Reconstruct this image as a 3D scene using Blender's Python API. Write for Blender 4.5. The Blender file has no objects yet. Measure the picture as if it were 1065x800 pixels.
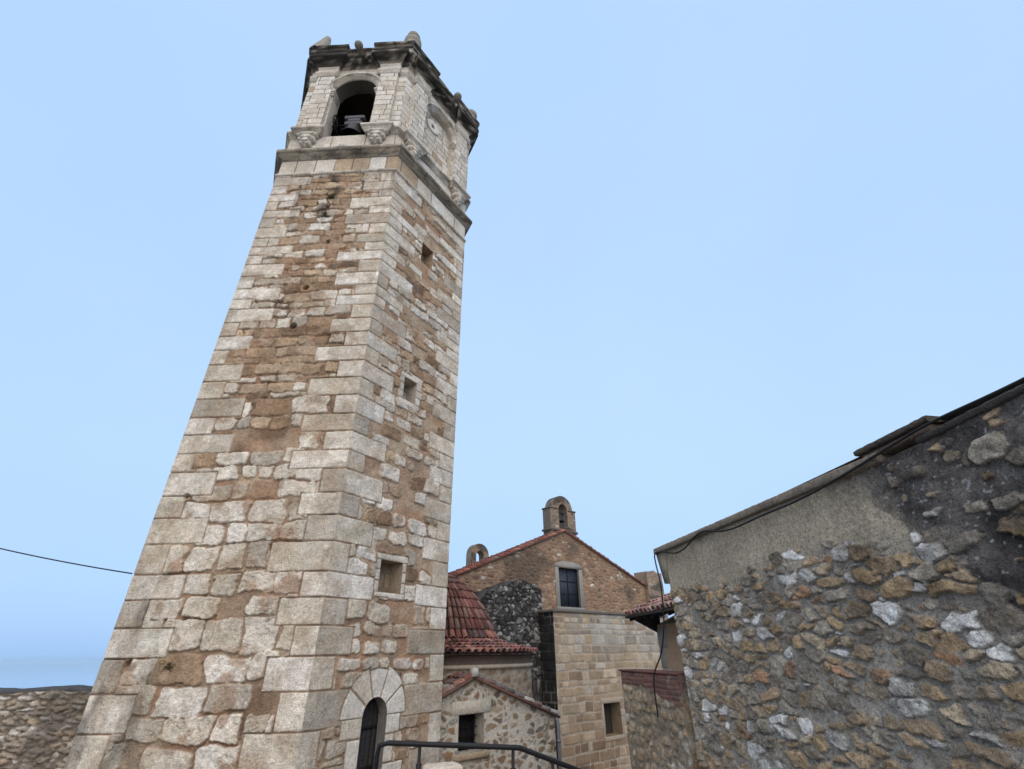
import bpy, math, random
import numpy as np
from mathutils import Matrix, Vector

C = bpy.context.scene.collection
S = bpy.context.scene
rad = math.radians
random.seed(7)

# ------------------------------------------------------------------ camera
CAM_PITCH, CAM_ROLL = rad(29.683), rad(-0.889)
cam = bpy.data.cameras.new('camera'); cam_o = bpy.data.objects.new('camera', cam); C.objects.link(cam_o)
cam.sensor_width = 36; cam.lens = 36 * 490.83 / 1065; cam.clip_start = 0.05; cam.clip_end = 60000
_up0 = Vector((0, -math.sin(CAM_PITCH), math.cos(CAM_PITCH))); _x = Vector((1, 0, 0))
_c, _s = math.cos(CAM_ROLL), math.sin(CAM_ROLL)
_r = _c * _x + _s * _up0; _u = -_s * _x + _c * _up0; _b = -Vector((0, math.cos(CAM_PITCH), math.sin(CAM_PITCH)))
cam_o.matrix_world = Matrix(((_r.x, _u.x, _b.x, 0), (_r.y, _u.y, _b.y, 0), (_r.z, _u.z, _b.z, 0), (0, 0, 0, 1)))
S.camera = cam_o

# ------------------------------------------------------------------ sky, sun, exposure
SUN_EL, SUN_AZ = 46, 176          # degrees; azimuth clockwise from +Y, the sun is behind the clouds at the viewer's back
world = bpy.data.worlds.new('World'); S.world = world; world.use_nodes = True
nt = world.node_tree; nt.nodes.clear()
sky = nt.nodes.new('ShaderNodeTexSky'); sky.sky_type = 'NISHITA'; sky.sun_disc = False
sky.sun_elevation = rad(SUN_EL); sky.sun_rotation = rad(SUN_AZ)
sky.air_density = 1.0; sky.dust_density = 2.0; sky.ozone_density = 1.0
bg = nt.nodes.new('ShaderNodeBackground'); bg.inputs['Strength'].default_value = 0.1
mix = nt.nodes.new('ShaderNodeMix'); mix.data_type = 'RGBA'; mix.inputs[0].default_value = 0.9
tc = nt.nodes.new('ShaderNodeTexCoord'); nz = nt.nodes.new('ShaderNodeTexNoise')
nz.inputs['Scale'].default_value = 1.3; nz.inputs['Detail'].default_value = 4
cr = nt.nodes.new('ShaderNodeValToRGB')           # the even layer of cloud, a little uneven
cr.color_ramp.elements[0].position = 0.3; cr.color_ramp.elements[0].color = (2.38, 3.48, 5.08, 1)
cr.color_ramp.elements[1].position = 0.7; cr.color_ramp.elements[1].color = (2.66, 3.74, 5.18, 1)
out = nt.nodes.new('ShaderNodeOutputWorld')
L_ = nt.links.new
L_(tc.outputs['Generated'], nz.inputs['Vector']); L_(nz.outputs['Fac'], cr.inputs['Fac'])
L_(sky.outputs['Color'], mix.inputs[6]); L_(cr.outputs['Color'], mix.inputs[7])
sep = nt.nodes.new('ShaderNodeSeparateXYZ'); L_(tc.outputs['Generated'], sep.inputs[0])
hr = nt.nodes.new('ShaderNodeValToRGB')            # the cloud layer is a deeper blue-grey low over the sea
hr.color_ramp.elements[0].position = 0.0; hr.color_ramp.elements[0].color = (.71, .81, .935, 1)
hr.color_ramp.elements[1].position = 0.30; hr.color_ramp.elements[1].color = (1, 1, 1, 1)
_e = hr.color_ramp.elements.new(.10); _e.color = (.87, .915, .975, 1)
m2 = nt.nodes.new('ShaderNodeMix'); m2.data_type = 'RGBA'; m2.blend_type = 'MULTIPLY'; m2.inputs[0].default_value = 1
L_(sep.outputs['Z'], hr.inputs['Fac']); L_(mix.outputs[2], m2.inputs[6]); L_(hr.outputs['Color'], m2.inputs[7])
L_(m2.outputs[2], bg.inputs['Color']); L_(bg.outputs['Background'], out.inputs['Surface'])

sun = bpy.data.lights.new('sun', 'SUN'); sun.energy = 1.5; sun.angle = rad(95); sun.color = (1.0, 0.85, 0.68)
sun_o = bpy.data.objects.new('sun', sun); C.objects.link(sun_o)
sun_o.rotation_euler = (rad(90 - SUN_EL), 0, rad(180 - SUN_AZ) + 0)
_sd = Vector((math.sin(rad(SUN_AZ)) * math.cos(rad(SUN_EL)), math.cos(rad(SUN_AZ)) * math.cos(rad(SUN_EL)), math.sin(rad(SUN_EL))))
sun_o.rotation_euler = (-_sd).to_track_quat('-Z', 'Y').to_euler()
S.view_settings.view_transform = 'Standard'; S.view_settings.look = 'None'
S.view_settings.exposure = 1.08; S.view_settings.gamma = 1; S.view_settings.use_curve_mapping = False
S.cycles.max_bounces = 5; S.cycles.diffuse_bounces = 3
S.cycles.use_denoising = True

# ------------------------------------------------------------------ noise and stone patterns (numpy)
def hsh(x, y, seed):
    h = (x.astype(np.int64) * 374761393 + y.astype(np.int64) * 668265263 + seed * 1442695041) & 0xffffffff
    h = ((h ^ (h >> 13)) * 1274126177) & 0xffffffff
    h = ((h ^ (h >> 16)) * 2246822519) & 0xffffffff
    return ((h ^ (h >> 15)) & 0xffffff) / float(0xffffff)
def vn(x, y, seed):
    xi, yi = np.floor(x), np.floor(y); fx, fy = x - xi, y - yi
    fx = fx * fx * (3 - 2 * fx); fy = fy * fy * (3 - 2 * fy)
    a, b = hsh(xi, yi, seed), hsh(xi + 1, yi, seed); c, d = hsh(xi, yi + 1, seed), hsh(xi + 1, yi + 1, seed)
    return (a + (b - a) * fx) * (1 - fy) + (c + (d - c) * fx) * fy
def fbm(x, y, seed, f=1.0, o=4, gain=0.5):
    t = np.zeros(np.shape(x)); a, n = 1.0, 0
    for k in range(o):
        t = t + a * vn(x * f + 17.3 * k, y * f - 9.1 * k, seed + k); n += a; a *= gain; f *= 2.03
    return t / n
def sstep(a, b, x):
    t = np.clip((x - a) / (b - a), 0, 1); return t * t * (3 - 2 * t)
def lerp(a, b, t):
    a, b, t = np.asarray(a, float), np.asarray(b, float), np.asarray(t, float)
    if t.ndim and t.shape != np.broadcast(a, b).shape: t = t[..., None]
    return a + (b - a) * t
def pick(h, pal, wts):
    """a palette colour for every random value h in 0..1"""
    cw = np.cumsum(wts) / np.sum(wts); i = np.searchsorted(cw, np.clip(h, 0, 0.99999))
    return np.array(pal)[i]
def coursed(U, V, seed, hmin, hmax, wmin, wmax, inset=0.012, rnd=0.04, warp=0.03, wf=2.5, jit=0.012, rows=None):
    """stones laid in courses -> signed distance to the stone outline, random id values, stone centre"""
    wu = U + warp * 2 * (fbm(U, V, seed + 1, wf, 3) - .5); wv = V + warp * 1.3 * (fbm(U, V, seed + 5, wf, 3) - .5)
    rng = np.random.RandomState(seed)
    if rows is None:
        rows = [float(V.min()) - 1.0]
        while rows[-1] < V.max() + 1.0: rows.append(rows[-1] + rng.uniform(hmin, hmax))
    rows = np.array(rows)
    r = np.clip(np.searchsorted(rows, wv) - 1, 0, len(rows) - 2)
    lo, hi = np.zeros(U.shape), np.ones(U.shape); kk = np.zeros(U.shape, int)
    u0, u1 = float(U.min()) - 1, float(U.max()) + 1
    for i in range(len(rows) - 1):
        m = r == i
        bs = [u0 - rng.uniform(0, wmax)]; hh = rows[i + 1] - rows[i]
        while bs[-1] < u1: bs.append(bs[-1] + rng.uniform(wmin, wmax) * (0.7 + 0.3 * hh / (0.5 * (hmin + hmax))))
        if not m.any(): continue
        bs = np.array(bs); k = np.clip(np.searchsorted(bs, wu[m]) - 1, 0, len(bs) - 2)
        lo[m] = bs[k]; hi[m] = bs[k + 1]; kk[m] = k
    ids = [hsh(r, kk, seed + 11 + j) for j in range(6)]
    cu, cv = (lo + hi) / 2 + (ids[4] - .5) * jit, (rows[r] + rows[r + 1]) / 2 + (ids[5] - .5) * jit
    ins = inset * (0.55 + 0.9 * ids[3])
    hw, hh = (hi - lo) / 2 - ins, (rows[r + 1] - rows[r]) / 2 - ins
    rr = np.minimum(rnd * (0.5 + ids[2]), np.minimum(hw, hh) * .95)
    qx, qy = np.abs(wu - cu) - hw + rr, np.abs(wv - cv) - hh + rr
    sd = np.hypot(np.maximum(qx, 0), np.maximum(qy, 0)) + np.minimum(np.maximum(qx, qy), 0) - rr
    return sd, ids, cu, cv
def rubble(U, V, seed, sx, sy, inset=0.012, warp=0.25, soft=0.16, wvar=0.25, jit=0.8):
    """irregular field stones (power diagram on a jittered brick lattice)"""
    px, py = U / sx, V / sy
    px, py = px + warp * 2 * (fbm(px, py, seed + 1, .9, 3) - .5), py + warp * 2 * (fbm(px, py, seed + 5, .9, 3) - .5)
    iy = np.floor(py); vals = []; P = []
    for dy in (-1, 0, 1):
        yy = iy + dy; off = 0.5 * (np.mod(yy, 2)); ix = np.floor(px - off)
        for dx in (-1, 0, 1):
            xx = ix + dx
            cx = xx + off + .5 + jit * (hsh(xx, yy, seed + 20) - .5) * .9; cy = yy + .5 + jit * (hsh(xx, yy, seed + 21) - .5) * .75
            w = wvar * hsh(xx, yy, seed + 22)
            vals.append((px - cx) ** 2 + (py - cy) ** 2 - w); P.append((cx, cy, xx, yy))
    vals = np.array(vals); b = vals.argmin(0); m = vals.min(0)
    def sel(j): return np.choose(b, [p[j] for p in P])
    cx, cy, kx, ky = sel(0), sel(1), sel(2), sel(3)
    acc = np.zeros(U.shape)
    for i, p in enumerate(P):
        d = (vals[i] - m) / (2 * np.maximum(np.hypot(p[0] - cx, p[1] - cy), 1e-3))
        acc += np.where(b == i, 0, np.exp(-d / soft * 2.2))
    ed = -np.log(np.maximum(acc, 1e-9)) * soft / 2.2
    ids = [hsh(kx, ky, seed + 11 + j) for j in range(6)]
    sd = -(ed * min(sx, sy)) + inset * (.5 + ids[3])
    return sd, ids, cx * sx, cy * sy

# ------------------------------------------------------------------ mesh builder
def vec(*a): return np.array(a, float)
class MB:
    def __init__(self): self.v = []; self.f4 = []; self.f3 = []; self.c = []; self.n = 0; self.fn = []
    def add(self, verts, faces, col):
        verts = np.asarray(verts, float).reshape(-1, 3); k = len(verts)
        col = np.asarray(col, float)
        if col.ndim == 1: col = np.tile(col, (k, 1))
        self.v.append(verts); self.c.append(col.reshape(-1, 3))
        f = faces
        if isinstance(f, np.ndarray):
            (self.f4 if f.shape[1] == 4 else self.f3).append(f + self.n)
        else:
            for q in f: self.fn.append([i + self.n for i in q])
        self.n += k
    def grid(self, P, col, mask=None, flip=False):
        ny, nx = P.shape[:2]; idx = np.arange(ny * nx).reshape(ny, nx)
        q = np.stack([idx[:-1, :-1], idx[:-1, 1:], idx[1:, 1:], idx[1:, :-1]], -1)
        if flip: q = q[..., ::-1]
        if mask is not None: q = q[mask]
        self.add(P.reshape(-1, 3), q.reshape(-1, 4), np.broadcast_to(col, P.shape).reshape(-1, 3))
    def box(self, o, ax, ay, az, x0, x1, y0, y1, z0, z1, col, bev=0.0):
        """box in the frame o + ax*x + ay*y + az*z, edges chamfered by bev"""
        o, ax, ay, az = map(np.asarray, (o, ax, ay, az))
        if bev <= 0:
            p = [o + ax * x + ay * y + az * z for z in (z0, z1) for y in (y0, y1) for x in (x0, x1)]
            self.add(p, np.array([[0, 2, 3, 1], [4, 5, 7, 6], [0, 1, 5, 4], [2, 6, 7, 3], [0, 4, 6, 2], [1, 3, 7, 5]]), col); return
        b = min(bev, (x1 - x0) * .45, (y1 - y0) * .45, (z1 - z0) * .45); V = []; key = {}
        X, Y, Z = (x0, x1), (y0, y1), (z0, z1)
        for i in (0, 1):
            for j in (0, 1):
                for k in (0, 1):
                    sx, sy, sz = (1, -1)[i], (1, -1)[j], (1, -1)[k]
                    for a, t in enumerate(((0, 1, 1), (1, 0, 1), (1, 1, 0))):
                        key[(i, j, k, a)] = len(V)
                        V.append(o + ax * (X[i] + sx * b * t[0]) + ay * (Y[j] + sy * b * t[1]) + az * (Z[k] + sz * b * t[2]))
        F = []
        g = lambda i, j, k, a: key[(i, j, k, a)]
        for s in (0, 1):
            F.append([g(s, 0, 0, 0), g(s, 1, 0, 0), g(s, 1, 1, 0), g(s, 0, 1, 0)])
            F.append([g(0, s, 0, 1), g(1, s, 0, 1), g(1, s, 1, 1), g(0, s, 1, 1)])
            F.append([g(0, 0, s, 2), g(1, 0, s, 2), g(1, 1, s, 2), g(0, 1, s, 2)])
        for s in (0, 1):
            for t in (0, 1):
                F.append([g(s, t, 0, 0), g(s, t, 0, 1), g(s, t, 1, 1), g(s, t, 1, 0)])
                F.append([g(s, 0, t, 0), g(s, 0, t, 2), g(s, 1, t, 2), g(s, 1, t, 0)])
                F.append([g(0, s, t, 1), g(0, s, t, 2), g(1, s, t, 2), g(1, s, t, 1)])
                for r in (0, 1): F.append([g(s, t, r, 0), g(s, t, r, 1), g(s, t, r, 2)])
        ctr = o + ax * (x0 + x1) / 2 + ay * (y0 + y1) / 2 + az * (z0 + z1) / 2
        G = []
        for q in F:
            p = [V[i] for i in q]; nn = np.cross(p[1] - p[0], p[2] - p[0])
            G.append(q if np.dot(nn, np.mean(p, 0) - ctr) > 0 else q[::-1])
        self.add(V, G, col)
    def prism(self, pts, thick, col):
        """closed outline of 3D points pts, pushed along the vector thick"""
        p = np.asarray(pts, float); k = len(p); t = np.asarray(thick, float)
        n = np.zeros(3)
        for i in range(k): n += np.cross(p[i], p[(i + 1) % k])
        fl = np.dot(n, t) > 0
        F = [list(range(k)), list(range(2 * k - 1, k - 1, -1))] + [[(i + 1) % k, i, i + k, (i + 1) % k + k] for i in range(k)]
        if fl: F = [f[::-1] for f in F]
        self.add(np.concatenate([p, p + t]), F, col)
    def tube(self, path, r, col, seg=8, cap=True):
        path = [np.asarray(p, float) for p in path]; R = []; k = len(path)
        rr = r if hasattr(r, '__len__') else [r] * k
        a = None
        for i in range(k):
            t = path[min(i + 1, k - 1)] - path[max(i - 1, 0)]; t = t / (np.linalg.norm(t) + 1e-9)
            if a is None: a = np.cross(t, vec(0, 0, 1) if abs(t[2]) < .9 else vec(1, 0, 0))
            a = a - t * np.dot(a, t); a = a / np.linalg.norm(a); b = np.cross(t, a)
            R.append([path[i] + rr[i] * (math.cos(2 * math.pi * j / seg) * a + math.sin(2 * math.pi * j / seg) * b) for j in range(seg)])
        F = [[i * seg + j, i * seg + (j + 1) % seg, (i + 1) * seg + (j + 1) % seg, (i + 1) * seg + j] for i in range(k - 1) for j in range(seg)]
        if cap: F += [list(range(seg))[::-1], [(k - 1) * seg + j for j in range(seg)]]
        self.add(np.array(R).reshape(-1, 3), F, col)
    def lathe(self, c, prof, col, seg=20, a=None, b=None, w=None):
        c = np.asarray(c, float); a = vec(1, 0, 0) if a is None else a; b = vec(0, 1, 0) if b is None else b; w = vec(0, 0, 1) if w is None else w
        V = [c + r * (math.cos(2 * math.pi * j / seg) * a + math.sin(2 * math.pi * j / seg) * b) + w * z for r, z in prof for j in range(seg)]
        k = len(prof)
        F = [[i * seg + j, i * seg + (j + 1) % seg, (i + 1) * seg + (j + 1) % seg, (i + 1) * seg + j] for i in range(k - 1) for j in range(seg)]
        self.add(V, F, col)
    def build(self, name, m, parent=None, smooth=False):
        me = bpy.data.meshes.new(name); V = np.concatenate(self.v).astype(np.float32)
        loops = []; starts = []; tot = 0; cnt = []
        for arr, k in ((self.f4, 4), (self.f3, 3)):
            if arr:
                A = np.concatenate(arr); loops.append(A.ravel()); cnt.append(np.full(len(A), k))
        for q in self.fn: loops.append(np.array(q)); cnt.append(np.array([len(q)]))
        loops = np.concatenate(loops).astype(np.int32); cnt = np.concatenate(cnt).astype(np.int32)
        starts = np.concatenate([[0], np.cumsum(cnt)[:-1]]).astype(np.int32)
        me.vertices.add(len(V)); me.vertices.foreach_set('co', V.ravel())
        me.loops.add(len(loops)); me.loops.foreach_set('vertex_index', loops)
        me.polygons.add(len(cnt)); me.polygons.foreach_set('loop_start', starts)
        me.update(calc_edges=True)
        at = me.attributes.new('Col', 'FLOAT_COLOR', 'POINT')
        cc = np.ones((len(V), 4), np.float32); cc[:, :3] = np.concatenate(self.c); at.data.foreach_set('color', cc.ravel())
        if smooth: me.polygons.foreach_set('use_smooth', np.ones(len(cnt), bool))
        me.materials.append(m); me.validate()
        o = bpy.data.objects.new(name, me); C.objects.link(o)
        if parent is not None: attach(o, parent)
        return o
def attach(o, parent):
    o.parent = parent; p = parent; M = Matrix.Identity(4)
    chain = []
    while p is not None: chain.append(p); p = p.parent
    off = Vector((0, 0, 0))
    if parent.type == 'EMPTY': off += parent.location      # meshes sit at the origin: nothing to undo under them
    o.matrix_parent_inverse = Matrix.Translation(-off)
def tag(o, label=None, cat=None, group=None, kind=None):
    if label: o['label'] = label
    if cat: o['category'] = cat
    if group: o['group'] = group
    if kind: o['kind'] = kind
    return o
def thing(name, label, cat, loc, group=None):
    o = bpy.data.objects.new(name, None); o.empty_display_size = .3; C.objects.link(o); o.location = loc
    return tag(o, label, cat, group)

# ------------------------------------------------------------------ materials
def stone_mat(name, fine=24.0, bump=0.35, rough=0.93, contrast=0.45, dirt=0.0, bscale=60.0):
    """colour comes from each stone's own colour (attribute Col); grain, speckle and pitting come from noise"""
    m = bpy.data.materials.new(name); m.use_nodes = True; t = m.node_tree; N_ = t.nodes; K = t.links.new
    p = N_['Principled BSDF']; p.inputs['Roughness'].default_value = rough
    p.inputs['Specular IOR Level'].default_value = 0.2
    a = N_.new('ShaderNodeAttribute'); a.attribute_name = 'Col'
    tc = N_.new('ShaderNodeTexCoord')
    n1 = N_.new('ShaderNodeTexNoise'); n1.inputs['Scale'].default_value = fine; n1.inputs['Detail'].default_value = 6; n1.inputs['Roughness'].default_value = .65
    K(tc.outputs['Object'], n1.inputs['Vector'])
    r = N_.new('ShaderNodeMapRange'); r.inputs['From Min'].default_value = .25; r.inputs['From Max'].default_value = .75
    r.inputs['To Min'].default_value = 1 - contrast; r.inputs['To Max'].default_value = 1 + contrast
    K(n1.outputs['Fac'], r.inputs['Value'])
    mu = N_.new('ShaderNodeMix'); mu.data_type = 'RGBA'; mu.blend_type = 'MULTIPLY'; mu.inputs[0].default_value = 1
    K(a.outputs['Color'], mu.inputs[6]); K(r.outputs['Result'], mu.inputs[7])
    n3 = N_.new('ShaderNodeTexNoise'); n3.inputs['Scale'].default_value = fine * 4.7; n3.inputs['Detail'].default_value = 3
    K(tc.outputs['Object'], n3.inputs['Vector'])
    r3 = N_.new('ShaderNodeMapRange'); r3.inputs['From Min'].default_value = .3; r3.inputs['From Max'].default_value = .7
    r3.inputs['To Min'].default_value = 1 - contrast * .6; r3.inputs['To Max'].default_value = 1 + contrast * .5
    K(n3.outputs['Fac'], r3.inputs['Value'])
    mu3 = N_.new('ShaderNodeMix'); mu3.data_type = 'RGBA'; mu3.blend_type = 'MULTIPLY'; mu3.inputs[0].default_value = 1
    K(mu.outputs[2], mu3.inputs[6]); K(r3.outputs['Result'], mu3.inputs[7])
    n4 = N_.new('ShaderNodeTexNoise'); n4.inputs['Scale'].default_value = fine * 2.3; n4.inputs['Detail'].default_value = 5; n4.inputs['Roughness'].default_value = .7
    K(tc.outputs['Object'], n4.inputs['Vector'])
    r4 = N_.new('ShaderNodeMapRange'); r4.inputs['From Min'].default_value = .36; r4.inputs['From Max'].default_value = .46
    r4.inputs['To Min'].default_value = 1 - min(.6, contrast * 1.5); r4.inputs['To Max'].default_value = 1.03
    K(n4.outputs['Fac'], r4.inputs['Value'])
    mu4 = N_.new('ShaderNodeMix'); mu4.data_type = 'RGBA'; mu4.blend_type = 'MULTIPLY'; mu4.inputs[0].default_value = 1
    K(mu3.outputs[2], mu4.inputs[6]); K(r4.outputs['Result'], mu4.inputs[7])
    last = mu4.outputs[2]
    n2 = N_.new('ShaderNodeTexNoise'); n2.inputs['Scale'].default_value = bscale; n2.inputs['Detail'].default_value = 5; n2.inputs['Roughness'].default_value = .7
    K(tc.outputs['Object'], n2.inputs['Vector'])
    b = N_.new('ShaderNodeBump'); b.inputs['Strength'].default_value = bump; b.inputs['Distance'].default_value = 0.06
    K(n2.outputs['Fac'], b.inputs['Height']); K(b.outputs['Normal'], p.inputs['Normal'])
    K(last, p.inputs['Base Color'])
    return m
def plain_mat(name, col, rough=0.6, metal=0.0, noise=0.2, scale=30.0, bump=0.1):
    m = stone_mat(name, scale, bump, rough, noise); p = m.node_tree.nodes['Principled BSDF']; p.inputs['Metallic'].default_value = metal
    t = m.node_tree
    rgb = t.nodes.new('ShaderNodeRGB'); rgb.outputs[0].default_value = (*col, 1)
    mu = [n for n in t.nodes if n.type == 'MIX' and n.inputs[6].links and n.inputs[6].links[0].from_node.type == 'ATTRIBUTE'][0]
    t.links.new(rgb.outputs[0], mu.inputs[6]); return m
M_STONE = stone_mat('limestone', 14, .85, .93, .27, bscale=34)
M_RUBBLE = stone_mat('rubble_stone', 24, .8, .95, .42, bscale=45)
M_TILE = stone_mat('terracotta', 18, .25, .85, .4)
M_IRON = plain_mat('black_iron', (.012, .012, .014), .45, .0, .3, 60, .1)
M_CABLE = plain_mat('black_cable', (.015, .015, .016), .6)
M_BRONZE = plain_mat('dark_bronze', (.035, .034, .036), .5, .4)
M_WOOD = plain_mat('weathered_dark_wood', (.035, .032, .034), .85, 0, .5, 14, .5)
M_ZINC = plain_mat('grey_metal', (.16, .17, .19), .5, .3, .25)
M_SLATE = plain_mat('slate_blue_paint', (.035, .045, .06), .5, 0, .3, 8, .15)
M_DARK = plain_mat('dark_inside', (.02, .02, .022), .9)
M_WEED = plain_mat('dry_weed', (.06, .06, .03), .9, 0, .4)
M_PLASTER = stone_mat('plaster', 9, .25, .9, .14)

# palettes (real base colours, linear)
WHITE1, WHITE2, WHITE3, GREY1 = (.72, .655, .565), (.64, .57, .475), (.77, .715, .64), (.50, .445, .375)
TAN1, TAN2, TAN3 = (.39, .275, .18), (.31, .21, .135), (.46, .345, .24)
BRN1, BRN2 = (.235, .155, .10), (.18, .13, .095)

# ================================================================== SETTING
# ground: hilltop falling to the sea
def ground_z(x, y):
    r = np.hypot(x, y - 15)
    z = -3.0 - 2.8 * sstep(7, 24, y) - .3 * sstep(0, 60, r)
    hill = -230 * sstep(45, 900, r)
    z = z + hill + 6 * (fbm(x, y, 3, .01, 3) - .5) * sstep(50, 200, r)
    return z
def make_ground():
    m = MB()
    rr = np.concatenate([[0], np.geomspace(1.0, 1500, 70)]); th = np.linspace(0, 2 * np.pi, 97)
    R, T = np.meshgrid(rr, th); X, Y = R * np.cos(T), 15 + R * np.sin(T); Z = ground_z(X, Y)
    g = fbm(X, Y, 9, .35, 4)
    near = lerp(np.array((.17, .15, .12)), np.array((.26, .235, .20)), g)
    far = lerp(np.array((.05, .06, .03)), np.array((.12, .11, .06)), fbm(X, Y, 12, .02, 4))
    col = lerp(near, far, sstep(30, 70, R))
    m.grid(np.stack([X, Y, Z], -1), col, flip=True)
    return tag(m.build('ground', stone_mat('earth', 3, .5, .95, .3), smooth=True), kind='structure')
make_ground()
def make_sea():
    m = MB(); rr = np.array([0., 400, 1000, 3000, 10000, 45000]); th = np.linspace(0, 2 * np.pi, 97)
    R, T = np.meshgrid(rr, th)
    m.grid(np.stack([R * np.cos(T), R * np.sin(T), np.full(R.shape, -220.)], -1), (.03, .07, .11), flip=True)
    w = plain_mat('sea_water', (.14, .32, .55), .05, 0, .02, .01, .0)
    w.node_tree.nodes['Principled BSDF'].inputs['Specular IOR Level'].default_value = .5; w.node_tree.links.remove(w.node_tree.nodes['Principled BSDF'].inputs['Normal'].links[0])
    return tag(m.build('sea', w), kind='structure')
make_sea()
def make_haze():
    m = MB(); m.box((0, 0, 0), vec(1, 0, 0), vec(0, 1, 0), vec(0, 0, 1), -46000, 46000, -46000, 46000, -222, 60, (1, 1, 1))
    mt = bpy.data.materials.new('haze'); mt.use_nodes = True; t = mt.node_tree; t.nodes.clear()
    v = t.nodes.new('ShaderNodeVolumePrincipled'); v.inputs['Density'].default_value = HAZE; v.inputs['Color'].default_value = (.72, .90, 1.0, 1); v.inputs['Anisotropy'].default_value = .2
    o = t.nodes.new('ShaderNodeOutputMaterial'); t.links.new(v.outputs[0], o.inputs['Volume'])
    return tag(m.build('haze', mt), kind='stuff')
HAZE = 2e-5
make_haze()
def make_terrace():
    m = MB(); z = -1.62
    us = np.linspace(-9, 3.6, 64); vs = np.linspace(-8, 5.25, 68); X, Y = np.meshgrid(us, vs)
    sd, ids, cu, cv = coursed(X, Y, 71, .4, .6, .5, .9, .012, .02, .01)
    col = lerp(np.array((.24, .21, .18)), pick(ids[0], [(.30, .27, .24), (.36, .33, .29), (.27, .24, .20)], [1, 1, 1]), sstep(.01, -.01, sd))
    m.grid(np.stack([X, Y, z + .012 * sstep(.01, -.02, sd)], -1), col)
    m.box((0, 0, 0), vec(1, 0, 0), vec(0, 1, 0), vec(0, 0, 1), -9, 3.6, -8, 5.25, -3.6, z - .006, (.26, .23, .2))
    return tag(m.build('terrace', M_STONE), kind='structure')
make_terrace()
def make_steps():
    m = MB()
    for k in range(9):
        m.box((0, 0, 0), vec(1, 0, 0), vec(0, 1, 0), vec(0, 0, 1), -.2 + 0, 1.6, 5.25 + .32 * k, 5.25 + .32 * (k + 1), -4.2, -1.62 - .17 * (k + 1), (.30, .27, .235), .015)
    return tag(m.build('steps', M_STONE), kind='structure')
make_steps()

# ================================================================== BELL TOWER (six-sided)
AZL, AZR = rad(-87.816), rad(32.151)
def dirv(a): return vec(math.sin(a), math.cos(a), 0)
dL, dR = dirv(AZL), dirv(AZR)
A_, B_ = 4.0, 3.70; C_ = 3.85
Npt = vec(-3.7508, 10.0683, 0)
Lpt = Npt + dL * A_; Rpt = Npt + dR * B_
def rotdir(a): return dirv(a)
# going round: L -> N -> R -> E1 -> E2 -> E3 -> L
E1 = Rpt + dirv(AZR - rad(60)) * C_
E2 = E1 + dL * A_
E3 = E2 - dR * B_
HEX = [Lpt, Npt, Rpt, E1, E2, E3]
Nb = Npt + dL * .18                               # the belfry's near corner stands a little back
HEXB = [Lpt, Nb, Rpt, E1, E2, E3]
UP = vec(0, 0, 1)
def face(i, hexa=HEX):
    a, b = hexa[i], hexa[(i + 1) % 6]; w = np.linalg.norm(b - a); d = (b - a) / w
    n = np.cross(d, UP)                            # outward
    return a, d, n, w
TOWER = thing('bell_tower', 'tall six-sided bell tower of pale quoins and tan rubble, standing left of the church', 'bell tower', (-5.6, 13.3, -3.4))

ZBOT, ZTOP = -4.2, 14.0
rngT = np.random.RandomState(5)
QROWS = [ZBOT - .3]
while QROWS[-1] < ZTOP + .5: QROWS.append(QROWS[-1] + rngT.uniform(.46, .64) * (1 if QROWS[-1] < 3 else .88 if QROWS[-1] < 8 else .74))
QROWS = np.array(QROWS)
HQ = .022
def border_h(z):
    """relief at the corner itself, the same on both faces: level with the quoins, pinched at their joints"""
    r = np.clip(np.searchsorted(QROWS, z) - 1, 0, len(QROWS) - 2)
    d = np.minimum(z - QROWS[r], QROWS[r + 1] - z)
    return HQ * sstep(.002, .03, d) + .002
def quoins(U, Z, W, seed, par):
    wz = Z + .012 * (fbm(U, Z, seed, 3, 2) - .5) * np.minimum(1, np.minimum(U, W - U) / .2)
    r = np.clip(np.searchsorted(QROWS, wz) - 1, 0, len(QROWS) - 2)
    zc, hh = (QROWS[r] + QROWS[r + 1]) / 2, (QROWS[r + 1] - QROWS[r]) / 2
    sds = []; ids = []
    for side in (0, 1):
        rnd = hsh(r, r * 0 + side, seed + 40)
        ln = np.where((r + par[side]) % 2 == 0, .84 + .50 * rnd, .36 + .30 * rnd)
        uu = U if side == 0 else W - U
        du = np.maximum(uu - (ln - .012), -10); dz = np.abs(wz - zc) - (hh - .009)
        q = np.maximum(du, dz); sds.append(q); ids.append(hsh(r, r * 0 + side + 7, seed + 43))
    sd = np.minimum(*sds); pick0 = sds[0] < sds[1]
    i1 = np.where(pick0, ids[0], ids[1]); i2 = np.where(pick0, hsh(r, r * 0 + 3, seed + 50), hsh(r, r * 0 + 4, seed + 50))
    return sd + .012 * (fbm(U, Z, seed + 61, 9, 3) - .5), i1, i2
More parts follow.
